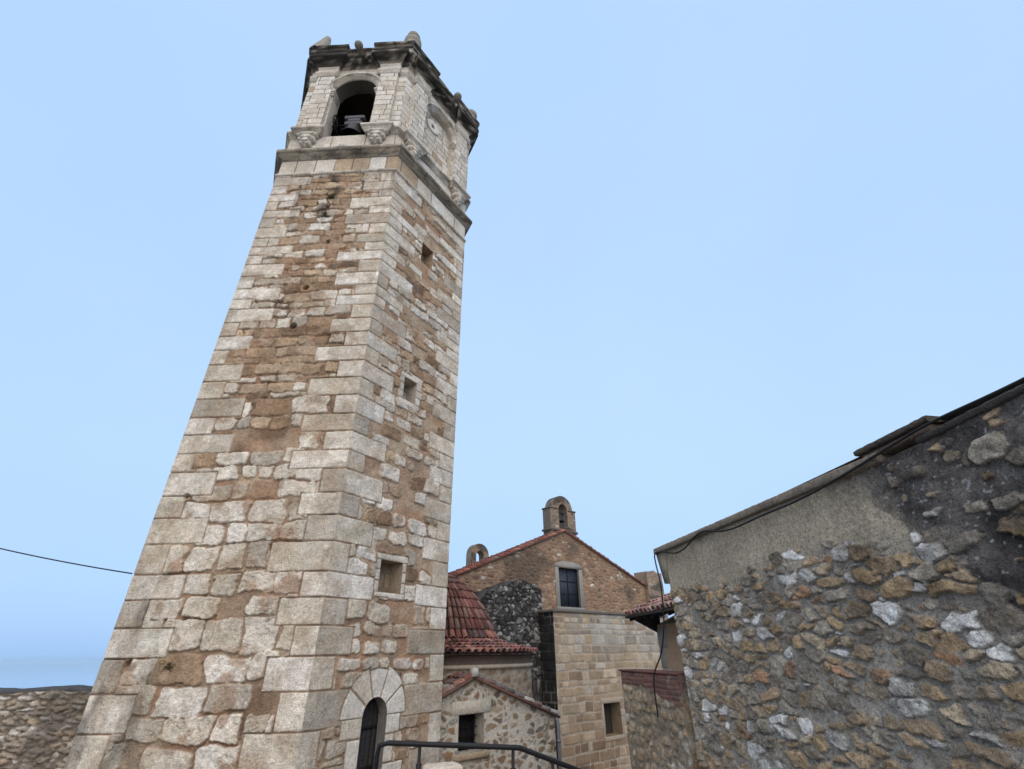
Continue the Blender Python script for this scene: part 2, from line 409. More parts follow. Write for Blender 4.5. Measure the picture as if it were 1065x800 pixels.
def tower_face(U, Z, W, which, seed):
    """relief and colour of one shaft face; which: 0 the left-hand face, 1 the door face, 2 the hidden ones"""
    par = {0: (0, 1), 1: (0, 0), 2: (0, 1)}[which]
    sq, qi, qj = quoins(U, Z, W, seed, par)
    # ---- infill
    zr = fbm(U, Z, seed + 70, .5, 3)
    lo_, hi_ = 5.9 + 1.2 * (zr - .5), 8.0 + .8 * (zr - .5)
    if which == 1: sA, iA, cuA, cvA = coursed(U, Z, seed + 2, .28, .46, .30, .74, .026, .08, .10, 1.9, .06)
    else: sA, iA, cuA, cvA = coursed(U, Z, seed + 2, .34, .62, .36, .98, .013, .07, .14, 1.5, .06)
    sB, iB, cuB, cvB = coursed(U, Z, seed + 3, .20, .38, .28, .78, .015, .05, .11, 1.9, .04)
    upper = cvB > 5.7
    sI = np.where(upper, sB, sA); ii = [np.where(upper, b, a) for a, b in zip(iA, iB)]
    cv = np.where(upper, cvB, cvA); cu = np.where(upper, cuB, cuA)
    # stones that have gone or lie under mortar
    gone = (ii[1] < np.where(cv < 5.7, .06, .03)) if which != 1 else (ii[1] < np.where(cv < 5.7, .10, .16))
    mid = which != 1 and 0
    patch = fbm(cu * 1.0, cv, seed + 80, .6, 3)
    if which == 1: ptan = np.where(cv < -.2, .28, np.where(cv < 3.2, .02, np.where(cv < 9.5, .34, .50)))
    else:
        ptan = np.where(cv < 3.8, .07, np.where(cv < 6.1, .30, np.where(cv < 7.6, .97, np.where(cv < 8.6, .35, np.where(cv < 11.2, .72, .62)))))
        near_edge = np.minimum(cu, W - cu) < 1.15
        ptan = np.where(near_edge & (cv > 7.6), ptan * .35, ptan)
    istan = ii[0] + .5 * (patch - .5) < ptan
    sI = sI + .10 * (fbm(U, Z, seed + 90, 4.5, 5, .66) - .5) + .034 * (fbm(U, Z, seed + 91, 17, 3, .6) - .5) + np.where(istan & upper, .02 * (fbm(U, Z, seed + 92, 16, 2) - .5), 0)
    sI = np.where(gone, .05, sI)
    sI = np.maximum(sI, .016 - sq)
    isq = sq < .004
    sd = np.where(isq, sq, sI)
    # ---- relief
    prot = np.where(isq, HQ, np.where(istan, .010 + .020 * ii[2], .014 + .034 * ii[2]))
    bev = np.where(isq, .012, np.where(upper, .017, .020))
    st = sstep(0, 1, np.clip(-sd / bev, 0, 1))
    face_n = (fbm(U, Z, seed + 100, 6, 4, .65) - .5)
    fine_n = (fbm(U, Z, seed + 110, 22, 3) - .5)
    amp = np.where(isq, .014, np.where(istan, .050, .060))
    mort = .034 * (fbm(U, Z, seed + 120, 5, 4, .62) - .5) + .016 * fine_n - .006
    # washed-out joints: deep in places, mostly on the left-hand face
    wash = sstep(.50, .72, fbm(U, Z, seed + 130, 1.1, 3)) * (1.0 if which != 1 else .35) + np.where(upper, .45, .2)
    groove = sstep(-.004, .012, sd) * sstep(.05, .018, sd) * wash * sstep(.35, .6, fbm(U, Z, seed + 131, 4, 2))
    h = mort - .055 * groove
    h = h + (prot + amp * face_n + .010 * fine_n - h) * st
    ck = np.abs(fbm(U, Z, seed + 115, 1.9, 4, .6) - .5); crack = sstep(.010, .003, ck) * sstep(.52, .6, fbm(U, Z, seed + 116, 1.1, 2)) * st
    h = h - .022 * crack * np.where(isq, .5, 1)
    # holes left by scaffolding on the left-hand face
    if which == 0:
        for (a, b, rr_) in ((2.01, 12.37, .09), (1.99, 9.02, .08), (1.93, 7.68, .09), (.55, 3.1, .06), (2.3, 10.8, .06)):
            q = np.hypot(U - a, Z - b); h = h - .34 * sstep(rr_ * 1.15, rr_ * .85, q)
    # ---- colour
    white = pick(ii[4], [WHITE1, WHITE2, WHITE3, GREY1], [4, 3, 2, 2])
    tan = pick(ii[5], [TAN1, TAN2, TAN3, BRN1, BRN2], [4, 3, 2.2, 1.2, .5])
    quo = pick(qi, [WHITE1, WHITE2, WHITE3, GREY1], [4, 4, 2, 1.6]) * (.88 + .2 * qj)[..., None]
    cst = np.where(isq[..., None], quo, np.where(istan[..., None], tan, white))
    cst = cst * (.86 + .28 * ii[3])[..., None] * (.74 + .52 * fbm(U, Z, seed + 141, 7, 4, .65))[..., None]
    cst = lerp(cst, cst * np.array((.80, .79, .74)), sstep(.5, .66, fbm(U, Z, seed + 142, 2.2, 4)) * .7)
    # mineral staining inside the stones: buff clouds on the white ones, pale ones on the tan
    cl = sstep(.48, .75, fbm(U, Z, seed + 140, 3.2, 4))
    cst = np.where(istan[..., None] & ~isq[..., None], lerp(cst, cst * np.array((1.25, 1.22, 1.18)), cl), lerp(cst, np.array((.45, .335, .215)), cl * .40))
    mo = (.37, .265, .185) if which != 1 else (.44, .325, .23)
    mcol = np.array(mo) * (.62 + .75 * fbm(U, Z, seed + 150, 3.5, 5))[..., None]
    mcol = lerp(mcol, np.array((.42, .25, .155)), sstep(.5, .68, fbm(U, Z, seed + 152, 1.7, 4)) * .7)
    mcol = lerp(mcol, np.array((.52, .42, .30)), sstep(.55, .72, fbm(U, Z, seed + 153, 2.6, 4)) * .6)
    mcol = lerp(mcol, np.array((.17, .105, .065)), sstep(.52, .75, fbm(U, Z, seed + 151, 1.3, 4)) * (.75 if which != 1 else .3))
    # mortar smeared over the faces of the stones
    smear = sstep(.55, .68, fbm(U, Z, seed + 160, 2.4, 5)) * np.where(isq, .35, .75)
    if which == 1: smear = np.maximum(smear, sstep(.52, .64, fbm(U, Z, seed + 161, 1.4, 4)) * np.where(isq, .10, .42))
    col = lerp(mcol, cst, st * (1 - smear))
    # grey weathering crust on the lower left, in drips
    wz = sstep(.52, .70, fbm(U * 1.6, Z * .7, seed + 170, 1.2, 4)) * (1 - sstep(2.5, 7.0, Z)) * (sstep(2.4, .2, U) if which == 0 else .15)
    col = lerp(col, np.array((.15, .135, .11)), np.clip(wz * .75, 0, 1))
    run = sstep(.60, .80, fbm(U * 6, Z * .5, seed + 180, 1.0, 3)) * sstep(10.5, 13.8, Z)
    col = lerp(col, np.array((.10, .075, .055)), np.clip(run * .6, 0, 1))
    if which == 0:                                  # soot-dark streak below the cornice
        k = np.exp(-((U - 2.0 - .12 * np.sin(Z * 3)) / .28) ** 2) * sstep(11.3, 12.3, Z) * sstep(.35, .65, fbm(U, Z, 5, 5, 3))
        col = lerp(col, np.array((.06, .045, .035)), np.clip(k * .8, 0, 1))
    return h, np.clip(col, .01, .9), sd

DOOR_U, DOOR_ZS, DOOR_R = 1.67, -1.06, .33
WINS = [(1.36, 2.06, 1.22, 1.90), (1.44, 1.94, 6.06, 6.74), (1.54, 2.08, 11.2, 12.02)]
def snap(arr, vals):
    arr = arr.copy()
    for v in vals: arr[np.abs(arr - v).argmin()] = v
    return arr
def make_shaft():
    m = MB()
    for i in range(6):
        a, d, n, W = face(i)
        fine = i in (0, 1)
        if fine:
            us = np.linspace(0, W, int(W / .0165)); zs = np.concatenate([np.arange(ZBOT, -2.4, .06), np.arange(-2.4, 3, .0155), np.arange(3, 8, .019), np.arange(8, ZTOP, .025), [ZTOP]])
        else:
            us = np.linspace(0, W, int(W / .05)); zs = np.concatenate([np.arange(ZBOT, ZTOP, .05), [ZTOP]])
        if i == 1:
            us = snap(us, [w for q in WINS for w in q[:2]] + [DOOR_U - DOOR_R, DOOR_U + DOOR_R]); zs = snap(zs, [w for q in WINS for w in q[2:]])
        U, Z = np.meshgrid(us, zs)
        h, col, sd = tower_face(U, Z, W, i if fine else 2, 100 + 37 * i)
        mask = None
        if i == 1:
            # arched doorway: voussoirs and jamb stones laid over the infill
            dx, dz = U - DOOR_U, Z - DOOR_ZS; rr = np.hypot(dx, dz); ang = np.degrees(np.arctan2(dz, dx))
            sec = np.floor(np.clip(ang, 0, 179.9) / (180 / 5)); outer = .86 + .05 * np.array([0, .8, -.6, .5, .2])[sec.astype(int)]
            fr = np.mod(ang, 36) ; dj = np.minimum(fr, 36 - fr) * np.pi / 180 * rr
            sv = np.maximum(np.maximum(DOOR_R - .05 - rr, rr - outer), .008 - dj); sv = np.where(dz > 0, sv, 1)
            jr = np.floor((Z + 4.2) / .47); jz = np.mod(Z + 4.2, .47); jl = .24 + .34 * hsh(jr, np.sign(dx), 77)
            sj = np.maximum(np.abs(dx) - DOOR_R - jl, .008 - np.minimum(jz, .47 - jz)); sj = np.where(dz <= 0, sj, 1)
            sv = np.minimum(sv, sj) + .006 * (fbm(U, Z, 31, 12, 2) - .5)
            inn = sv < .012; stv = sstep(0, .016, -sv)
            idv = hsh(np.where(dz > 0, sec, jr + 20), np.sign(dx) * (dz <= 0), 9)
            cv_ = pick(idv, [WHITE1, WHITE3, WHITE2], [2, 3, 1]) * (.75 + .45 * fbm(U, Z, 33, 4, 4))[..., None]
            cm = np.array((.34, .25, .17)) * (.7 + .6 * fbm(U, Z, 34, 5, 3))[..., None]
            h = np.where(inn, -.004 + (.024 + .012 * (fbm(U, Z, 35, 9, 3) - .5)) * stv, h); col = np.where(inn[..., None], lerp(cm, cv_, stv), col)
            # surround stones of the three small openings
            for k, (u0, u1, z0, z1) in enumerate(WINS):
                bx = np.maximum(np.maximum(u0 - U, U - u1), np.maximum(z0 - Z, Z - z1))
                ln = .17 if k == 1 else .12
                zi = np.floor((Z - z0) / .23); jo = np.minimum(np.mod(Z - z0, .23), .23 - np.mod(Z - z0, .23)); jo = np.where((Z < z0) | (Z > z1), 1, jo)
                ss = np.maximum(bx - ln * (.8 + .5 * hsh(zi, U > (u0 + u1) / 2, 50 + k)), .006 - jo) + .012 * (fbm(U, Z, 37, 9, 2) - .5)
                inn = (ss < .01) if k != 2 else (ss < -9); stv = sstep(0, .015, -ss)
                cw = pick(hsh(zi, U > (u0 + u1) / 2, 60 + k), [WHITE1, WHITE2, GREY1], [2, 2, 1]) * (.75 + .4 * fbm(U, Z, 39, 5, 4))[..., None]
                h = np.where(inn, .022 * stv, h); col = np.where(inn[..., None], lerp(np.array((.36, .26, .18)), cw, stv), col)
                h = np.where(bx < .012, .012, h)
            uc, zc = (U[:-1, :-1] + U[1:, 1:]) / 2, (Z[:-1, :-1] + Z[1:, 1:]) / 2
            mask = np.ones(uc.shape, bool)
            for (u0, u1, z0, z1) in WINS: mask &= ~((uc > u0) & (uc < u1) & (zc > z0) & (zc < z1))
            rc = np.hypot(uc - DOOR_U, zc - DOOR_ZS)
            mask &= ~(((zc > DOOR_ZS) & (rc < DOOR_R)) | ((zc <= DOOR_ZS) & (np.abs(uc - DOOR_U) < DOOR_R)))
            near = (np.abs(rr - DOOR_R) < .014) & (dz > 0)
            s_ = np.where(near, DOOR_R / np.maximum(rr, 1e-6), 1); U = DOOR_U + dx * s_; Z = DOOR_ZS + dz * s_
            h = np.where((rr < DOOR_R + .02) & (dz > 0) | (dz <= 0) & (np.abs(dx) < DOOR_R + .01), .018, h)
        # corners: pull the border columns onto the corner line
        bh = border_h(Z); e = np.minimum(U, W - U); k = sstep(.07, .0, e); h = h + (bh - h) * k
        side = np.where(U < W / 2, -1, 1) * (bh / math.tan(rad(60))) * sstep(.03, 0, e)
        P = a + d * (U + side)[..., None] + n * h[..., None] + UP * Z[..., None]
        m.grid(P, col, mask)
    return m.build('shaft', M_STONE, TOWER, smooth=True)
make_shaft()

def offset_ring(path, o, closed=True):
    """mitred outward offset of a plan path given clockwise-as-seen L->N->R (outward = d x UP)"""
    k = len(path); res = []
    for i in range(k):
        p = path[i]; a = path[i - 1] if (closed or i > 0) else None; b = path[(i + 1) % k] if (closed or i < k - 1) else None
        ns = []
        if a is not None: q = p - a; ns.append(np.cross(q / np.linalg.norm(q), UP))
        if b is not None: q = b - p; ns.append(np.cross(q / np.linalg.norm(q), UP))
        if len(ns) == 1: res.append(p + ns[0] * o); continue
        s = ns[0] + ns[1]; s = s / np.linalg.norm(s); res.append(p + s * o / max(.35, np.dot(s, ns[0])))
    return res
def moulding(m, path, prof, colf, closed=True, seg=.14, rough=.010, seed=1, block=.55):
    """sweep a profile [(out, z)...] along a plan path, cut into blocks with fine joints and worn by noise"""
    k = len(path); n = k if closed else k - 1
    rings = [offset_ring(path, o, closed) for o, z in prof]
    rng = np.random.RandomState(seed)
    for i in range(n):
        j = (i + 1) % k; L0 = np.linalg.norm(path[j] - path[i])
        s = max(2, int(L0 / seg)); t = np.linspace(0, 1, s + 1)
        nb = max(1, round(L0 / block)); cuts = np.linspace(0, 1, nb + 1)[1:-1] + rng.uniform(-.08, .08, nb - 1) / max(1, nb)
        t = np.sort(np.concatenate([t, cuts - .012 / L0, cuts, cuts + .012 / L0]))
        A = np.array([r[i] for r in rings]); Bq = np.array([r[j] for r in rings]); zz = np.array([z for o, z in prof])
        P = A[:, None] * (1 - t)[None, :, None] + Bq[:, None] * t[None, :, None]; P[..., 2] = zz[:, None]
        uu = (t * L0)[None, :] + i * 7.7 + 0 * P[..., 0]; vv = zz[:, None] * 1.0 + np.array([o for o, z in prof])[:, None] + 0 * uu
        wear = (fbm(uu, vv, seed + 3, 3.0, 4) - .5) * 2 * rough * np.minimum(1, np.minimum(t, 1 - t) * L0 / .08)[None, :]
        q = path[j] - path[i]; nn = np.cross(q / L0, UP)
        isj = np.min(np.abs(t[None, :] - cuts[:, None]), 0) < .001 if nb > 1 else np.zeros(len(t), bool)
        wear = wear - .022 * isj[None, :]
        P = P + nn * wear[..., None]; P[..., 2] += wear * .5 * (np.arange(len(prof)) % (len(prof) - 1) > 0)[:, None]
        bid = np.searchsorted(cuts, t) + 31 * i
        col = colf(uu, vv, np.broadcast_to(hsh(bid, bid * 0, seed + 9)[None, :], uu.shape), zz[:, None] + 0 * uu)
        col = np.array(col) * np.where(isj, .38, 1.0)[None, :, None]
        m.grid(P, np.clip(col, .01, .9))
def col_pale(uu, vv, b, z):
    c = pick(b, [WHITE1, WHITE2, GREY1], [3, 3, 1]) * (.7 + .5 * fbm(uu, vv, 3, 4, 4))[..., None]
    return lerp(c, np.array((.13, .11, .09)), sstep(.58, .75, fbm(uu * 2, vv, 8, 1.6, 4)) * .6)
def col_dark(uu, vv, b, z):
    """black crust of the crowning cornice with bare stone showing through here and there"""
    c = lerp(np.array((.024, .022, .020)), np.array((.13, .11, .09)), sstep(.35, .8, fbm(uu * 1.5, vv * 3, 5, 4, 5)))
    c = lerp(c, np.array((.022, .02, .018)), sstep(.44, .56, fbm(uu * 1.5, vv, 11, 2.0, 3)) * .85)
    return lerp(c, np.array((.42, .37, .30)), sstep(.62, .70, fbm(uu * 1.5, vv * 2.5, 6, 3.1, 4)) * .8 * (.3 + b))
def col_mid(uu, vv, b, z):
    c = lerp(np.array((.52, .465, .385)), np.array((.34, .285, .215)), fbm(uu, vv, 5, 2.6, 4)) * (.72 + .45 * b)[..., None]
    c = lerp(c, np.array((.07, .062, .055)), sstep(.50, .66, fbm(uu * 1.3, vv * 2.5, 16, 3.2, 4)) * .7)
    return lerp(c, np.array((.075, .065, .058)), np.clip(sstep(.5, .7, fbm(uu, vv * .3, 19, .8, 3)) * .75 * (.3 + b), 0, 1))
def col_crown(uu, vv, b, z):
    pale = lerp(np.array((.46, .41, .335)) * 1.0, np.array((.28, .235, .18)), fbm(uu, vv * 2, 45, 2.2, 4)) * (.75 + .45 * b)[..., None]
    pale = lerp(pale, np.array((.05, .044, .04)), sstep(.46, .6, fbm(uu * 1.4, vv * 2, 46, 2.4, 4)) * .85)
    black = sstep(20.42, 20.45, z) * (1 - sstep(20.85, 20.87, z)) + sstep(21.19, 21.205, z)
    return lerp(pale, col_dark(uu, vv, b, z), np.clip(black, 0, 1))
def col_crust(uu, vv, b, z):
    return lerp(col_mid(uu, vv, b, z) * 1.0, col_dark(uu + 5, vv, b, z), sstep(21.17, 21.22, z))
def build_mould(name, path, prof, colf, seed, **kw):
    m = MB(); moulding(m, path, prof, colf, seed=seed, **kw); return m.build(name, M_STONE, TOWER)
# thin string, ashlar band, main cornice, sloping weathering
build_mould('string_course', HEX, [(.0, 13.93), (.055, 13.95), (.075, 14.0), (.055, 14.05), (.022, 14.07), (.022, 14.10)], col_pale, 21)
def ashlar(U, Z, seed, ch, cw, z0, joint=.007, prot=.012, tanp=.06):
    rows = [z0 + ch * k for k in range(-2, int((Z.max() - z0) / ch) + 3)]
    sd, ids, cu, cv = coursed(U, Z, seed, ch, ch, cw * .75, cw * 1.4, joint, .006, .008, 2, .0, rows=rows)
    sd = sd + .006 * (fbm(U, Z, seed + 4, 14, 2) - .5)
    st = sstep(.002, -.012, sd)
    h = -.010 + (.010 + prot * .3 * ids[2] + .008 * (fbm(U, Z, seed + 5, 8, 3) - .5)) * st
    c = pick(ids[0], [WHITE1, WHITE2, WHITE3, GREY1], [5, 2.5, 4, .35]) * (.90 + .16 * ids[1])[..., None]
    c = np.where((ids[4] < tanp)[..., None], np.array(TAN3) * (.8 + .4 * ids[1])[..., None], c)
    c = c * (.82 + .36 * fbm(U, Z, seed + 6, 4, 4))[..., None]
    c = lerp(c, np.array((.40, .31, .22)), sstep(.52, .72, fbm(U, Z, seed + 7, 1.5, 4)) * .35)
    return h, lerp(np.array((.10, .082, .066)), c, st)
def flat_face(m, i, hexa, z0, z1, res, colh, off=0.0, maskf=None, fixf=None):
    a, d, n, W = face(i, hexa); us = np.linspace(0, W, max(3, int(W / res))); zs = np.linspace(z0, z1, max(3, int((z1 - z0) / res)))
    U, Z = np.meshgrid(us, zs); h, col = colh(U, Z)
    e = np.minimum(U, W - U); h = h * sstep(0, .04, e) + off
    mask = None
    if maskf is not None:
        uc, zc = (U[:-1, :-1] + U[1:, 1:]) / 2, (Z[:-1, :-1] + Z[1:, 1:]) / 2; mask = ~maskf(uc, zc)
        if fixf is not None: U, Z, h = fixf(U, Z, h)
    side = np.where(U < W / 2, -1, 1) * off / math.tan(rad(60)) * sstep(.1, 0, e)
    m.grid(a + d * (U + side)[..., None] + n * h[..., None] + UP * Z[..., None], np.clip(col, .01, .9), mask)
m = MB()
for i in range(6): flat_face(m, i, HEX, 14.05, 14.78, .03 if i < 2 else .08, lambda U, Z: ashlar(U, Z, 300 + i, .70, .62, 14.08, tanp=.26), .012)
m.build('ashlar_band', M_STONE, TOWER, smooth=True)
build_mould('cornice', HEX, [(.01, 14.72), (.055, 14.735), (.06, 14.80), (.12, 14.83), (.19, 14.90), (.20, 14.93), (.25, 14.94), (.255, 15.07), (.235, 15.10), (.05, 15.30), (.0, 15.34)], col_mid, 22, rough=.014, block=.62)

# belfry plinth and walls
ARCH = {0: (2.0 - .0, 1.66, .83, 18.86), 1: None}
aL, dLf, nLf, WLb = face(0, HEXB); aR, dRf, nRf, WRb = face(1, HEXB)
ARCH_U = [1.92, 1.98]; ARCH_R = [.83, .78]; ARCH_ZS = 18.82; SILL = 16.02
def arch_in(i, grow=0.0):
    uc0, r = ARCH_U[i], ARCH_R[i] + grow
    return lambda U, Z: ((Z > ARCH_ZS) & (np.hypot(U - uc0, Z - ARCH_ZS) < r)) | ((Z <= ARCH_ZS) & (Z > SILL + .02) & (np.abs(U - uc0) < r))
def arch_fix(i, grow=0.0):
    def f(U, Z, h):
        uc0, r = ARCH_U[i], ARCH_R[i] + grow; dx, dz = U - uc0, Z - ARCH_ZS; rr = np.hypot(dx, dz)
        near = (np.abs(rr - r) < .022) & (dz > 0); s = np.where(near, r / np.maximum(rr, 1e-6), 1)
        nj = (dz <= 0) & (np.abs(np.abs(dx) - r) < .016) & (Z > SILL)
        U = np.where(nj, uc0 + np.sign(dx) * r, uc0 + dx * s); return U, ARCH_ZS + dz * s, h
    return f
m = MB()
for i in range(6):
    flat_face(m, i, HEXB, 15.28, 16.06, .03 if i < 2 else .09, lambda U, Z: ashlar(U, Z, 320 + i, .74, .95, 15.34, tanp=.03))
    if i < 2: flat_face(m, i, HEXB, 16.04, 20.45, .024, lambda U, Z: ashlar(U, Z, 340 + i, .315, .70, 16.2, tanp=.025), 0, arch_in(i), arch_fix(i))
    else: flat_face(m, i, HEXB, 16.04, 20.45, .09, lambda U, Z: ashlar(U, Z, 340 + i, .315, .70, 16.2, tanp=.025))
m.build('belfry_wall', M_STONE, TOWER, smooth=True)
# inside of the open arch: jambs, soffit, and the belfry chamber's floor and ceiling
def arch_path(i, r=None, n=24):
    r = ARCH_R[i] if r is None else r; uc0 = ARCH_U[i]
    pts = [(uc0 - r, SILL), (uc0 - r, (SILL + ARCH_ZS) / 2), (uc0 - r, ARCH_ZS)]
    pts += [(uc0 - r * math.cos(math.pi * k / n), ARCH_ZS + r * math.sin(math.pi * k / n)) for k in range(1, n)]
    return pts + [(uc0 + r, ARCH_ZS), (uc0 + r, (SILL + ARCH_ZS) / 2), (uc0 + r, SILL)]
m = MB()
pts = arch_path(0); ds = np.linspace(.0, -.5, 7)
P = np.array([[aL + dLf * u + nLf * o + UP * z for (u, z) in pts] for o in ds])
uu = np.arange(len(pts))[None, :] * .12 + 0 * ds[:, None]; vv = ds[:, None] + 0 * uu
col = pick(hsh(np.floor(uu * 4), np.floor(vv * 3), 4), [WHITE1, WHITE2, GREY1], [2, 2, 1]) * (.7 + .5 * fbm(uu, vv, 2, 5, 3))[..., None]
col = lerp(col, np.array((.085, .075, .065)), sstep(18.7, 19.1, P[..., 2]) * .9)  # shade under the arch head put into the colour, from the springing up
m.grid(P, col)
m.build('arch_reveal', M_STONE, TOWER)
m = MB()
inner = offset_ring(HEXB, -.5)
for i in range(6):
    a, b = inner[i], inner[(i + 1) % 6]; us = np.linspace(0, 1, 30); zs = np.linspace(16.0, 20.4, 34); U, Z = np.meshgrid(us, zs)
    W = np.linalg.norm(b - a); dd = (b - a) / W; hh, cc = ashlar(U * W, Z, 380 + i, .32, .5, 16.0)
    cc = cc * np.array((.20, .185, .17))  # inner shade of the chamber put into the colour: same ashlar, darkened
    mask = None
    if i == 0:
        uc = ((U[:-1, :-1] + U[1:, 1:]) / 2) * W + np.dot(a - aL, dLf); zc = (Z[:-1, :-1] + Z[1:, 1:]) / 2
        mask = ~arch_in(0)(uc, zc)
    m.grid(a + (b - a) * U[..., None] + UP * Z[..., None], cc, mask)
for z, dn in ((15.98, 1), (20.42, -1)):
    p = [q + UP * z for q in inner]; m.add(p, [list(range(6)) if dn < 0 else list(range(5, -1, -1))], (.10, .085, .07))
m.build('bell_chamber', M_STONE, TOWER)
# walled-up arch of the door face with its round stone and blind infill
m = MB(); rng = np.linspace(ARCH_U[1] - ARCH_R[1] - .05, ARCH_U[1] + ARCH_R[1] + .05, 75); U, Z = np.meshgrid(rng, np.linspace(SILL - .02, 19.7, 160))
h, col = ashlar(U, Z, 361, .30, .46, 16.2); OC = (1.70, 18.79)
hole = np.hypot((U - OC[0]), (Z - OC[1]))
m.grid(aR + dRf * U[..., None] + nRf * (h - .17)[..., None] + UP * Z[..., None], np.clip(col, .01, .9)); m.build('arch_infill', M_STONE, TOWER, smooth=True)
m = MB()
pts = arch_path(1); ds = np.linspace(0, -.18, 4)
P = np.array([[aR + dRf * u + nRf * o + UP * z for (u, z) in pts] for o in ds]); m.grid(P, WHITE2); m.build('arch_reveal', M_STONE, TOWER)
m = MB()
oc = aR + dRf * OC[0] + UP * OC[1] - nRf * .165
m.lathe(oc, [(.10, -.05), (.10, .045), (.13, .06), (.30, .06), (.335, .05), (.345, -.02)], np.array(WHITE3) * 1.0, 36, dRf, UP, nRf)
m.lathe(oc, [(.001, -.0), (.10, -.0)], (.015, .014, .013), 24, dRf, UP, nRf)
m.build('round_window', M_STONE, TOWER)
# archivolts with imposts
for i, (a, d, n) in enumerate(((aL, dLf, nLf), (aR, dRf, nRf))):
    m = MB(); r = ARCH_R[i]; prof = [(-.01, .0), (-.01, .06), (.07, .075), (.075, .11), (.19, .12), (.20, .165), (.27, .165), (.28, .0)]
    ang = np.linspace(-.02, math.pi + .02, 60)
    P = np.array([[a + d * (ARCH_U[i] - (r + q) * math.cos(t)) + UP * (ARCH_ZS + (r + q) * math.sin(t)) + n * o for t in ang] for q, o in prof])
    uu = ang[None, :] * r + np.zeros((len(prof), 1)); vv = np.array([q for q, o in prof])[:, None] + 0 * uu
    b = hsh(np.floor(ang * 4.2), np.floor(ang * 0), 4 + i)
    m.grid(P, np.clip(col_pale(uu, vv * 3, np.broadcast_to(b[None, :], uu.shape), 0), .01, .9)); m.build('archivolt', M_STONE, TOWER)
    for s in (-1, 1):
        m = MB(); c = ARCH_U[i] + s * (r + .10)
        for (w, o, z0, z1) in ((.13, .07, -.24, -.16), (.15, .10, -.16, -.09), (.18, .14, -.09, -.0)):
            m.box(a, d, n, UP, c - w, c + w, -.35 if (i == 0) else -.1, o, ARCH_ZS + z0, ARCH_ZS + z1, np.array(WHITE1) * .9, .012)
        m.build('impost', M_STONE, TOWER)
# pilasters, their capitals, stepped pendants under them
PIL = {0: [(.68, .34), (3.16, .34)], 1: [(.72, .32), (3.17, .32)]}
FR = {0: (aL, dLf, nLf), 1: (aR, dRf, nRf)}
for i in (0, 1):
    a, d, n = FR[i]
    for (c, hw) in PIL[i]:
        m = MB(); us = np.linspace(c - hw, c + hw, 30); zs = np.linspace(16.3, 19.86, 130); U, Z = np.meshgrid(us, zs)
        h, col = ashlar(U, Z, 400 + i * 10 + int(c), .315, .62, 16.36, tanp=.02); e = np.minimum(U - us[0], us[-1] - U)
        h = .15 + h * sstep(0, .03, e)
        P = a + d * U[..., None] + n * h[..., None] + UP * Z[..., None]; m.grid(P, np.clip(col, .01, .9))
        for s, uq in ((0, us[0]), (1, us[-1])):
            Pq = np.array([[a + d * uq + n * o + UP * z for o in ((-.02, .15) if s == 0 else (.15, -.02))] for z in zs]); m.grid(Pq, np.clip(col[:, [0, 0]] if s == 0 else col[:, [-1, -1]], .01, .9))
        m.build('pilaster', M_STONE, TOWER)
        m = MB()                                   # pendant: a carved block with a lobed, tapering outline
        half = [(hw + .05, 16.03), (hw + .04, 15.92), (hw - .12, 15.88), (hw - .13, 15.80), (hw - .03, 15.77), (hw - .06, 15.66), (hw - .22, 15.64), (hw - .22, 15.57), (hw - .13, 15.54), (hw - .19, 15.43), (.05, 15.42), (.06, 15.34)]
        out_l = [(c + x, z) for x, z in half] + [(c, 15.29)] + [(c - x * .96, z + .01) for x, z in half[::-1]]
        for o1, sc in ((.21, 1.0), (.245, .66)):
            m.prism([a + d * (c + (u - c) * sc) + UP * (16.03 + (z - 16.03) * (1 if sc == 1 else .8)) + n * o1 for u, z in out_l], -n * (.25 if sc == 1 else .06), np.array(WHITE1) * .92)
        m.build('pendant', M_STONE, TOWER)
# sill moulding and capital moulding, breaking forward round every pilaster
def jogged(hexa, out, extra):
    path = []
    for i in range(6):
        a, d, n, W = face(i, hexa); path.append(a)
        if i in (0, 1):
            for (c, hw) in sorted(PIL[i]):
                path += [a + d * (c - hw - extra), a + d * (c - hw - extra) + n * out, a + d * (c + hw + extra) + n * out, a + d * (c + hw + extra)]
    return path
sill_prof = [(.0, 15.98), (.04, 16.0), (.055, 16.07), (.11, 16.11), (.12, 16.15), (.165, 16.165), (.165, 16.27), (.14, 16.30), (.0, 16.34)]
# the sill is cut where the bell opening is: two open runs
full = jogged(HEXB, .15, .07)
g0, g1 = aL + dLf * (ARCH_U[0] - ARCH_R[0] + .03), aL + dLf * (ARCH_U[0] + ARCH_R[0] - .03)
run1 = [g1] + full[5:] + full[:5] + [g0]
m = MB(); moulding(m, run1, sill_prof, col_pale, closed=False, seed=24, rough=.008)
for p, q in ((g1, 1), (g0, -1)): m.prism([p + nLf * o + UP * z for o, z in sill_prof], dLf * .004 * q, WHITE2)
m.build('sill_moulding', M_STONE, TOWER)
build_mould('capital_moulding', jogged(HEXB, .15, .03), [(.0, 19.74), (.03, 19.76), (.03, 19.82), (.07, 19.88), (.085, 19.93), (.085, 19.99), (.03, 20.02), (.03, 20.26), (.05, 20.28), (.05, 20.34), (.0, 20.36)], col_pale, 25)
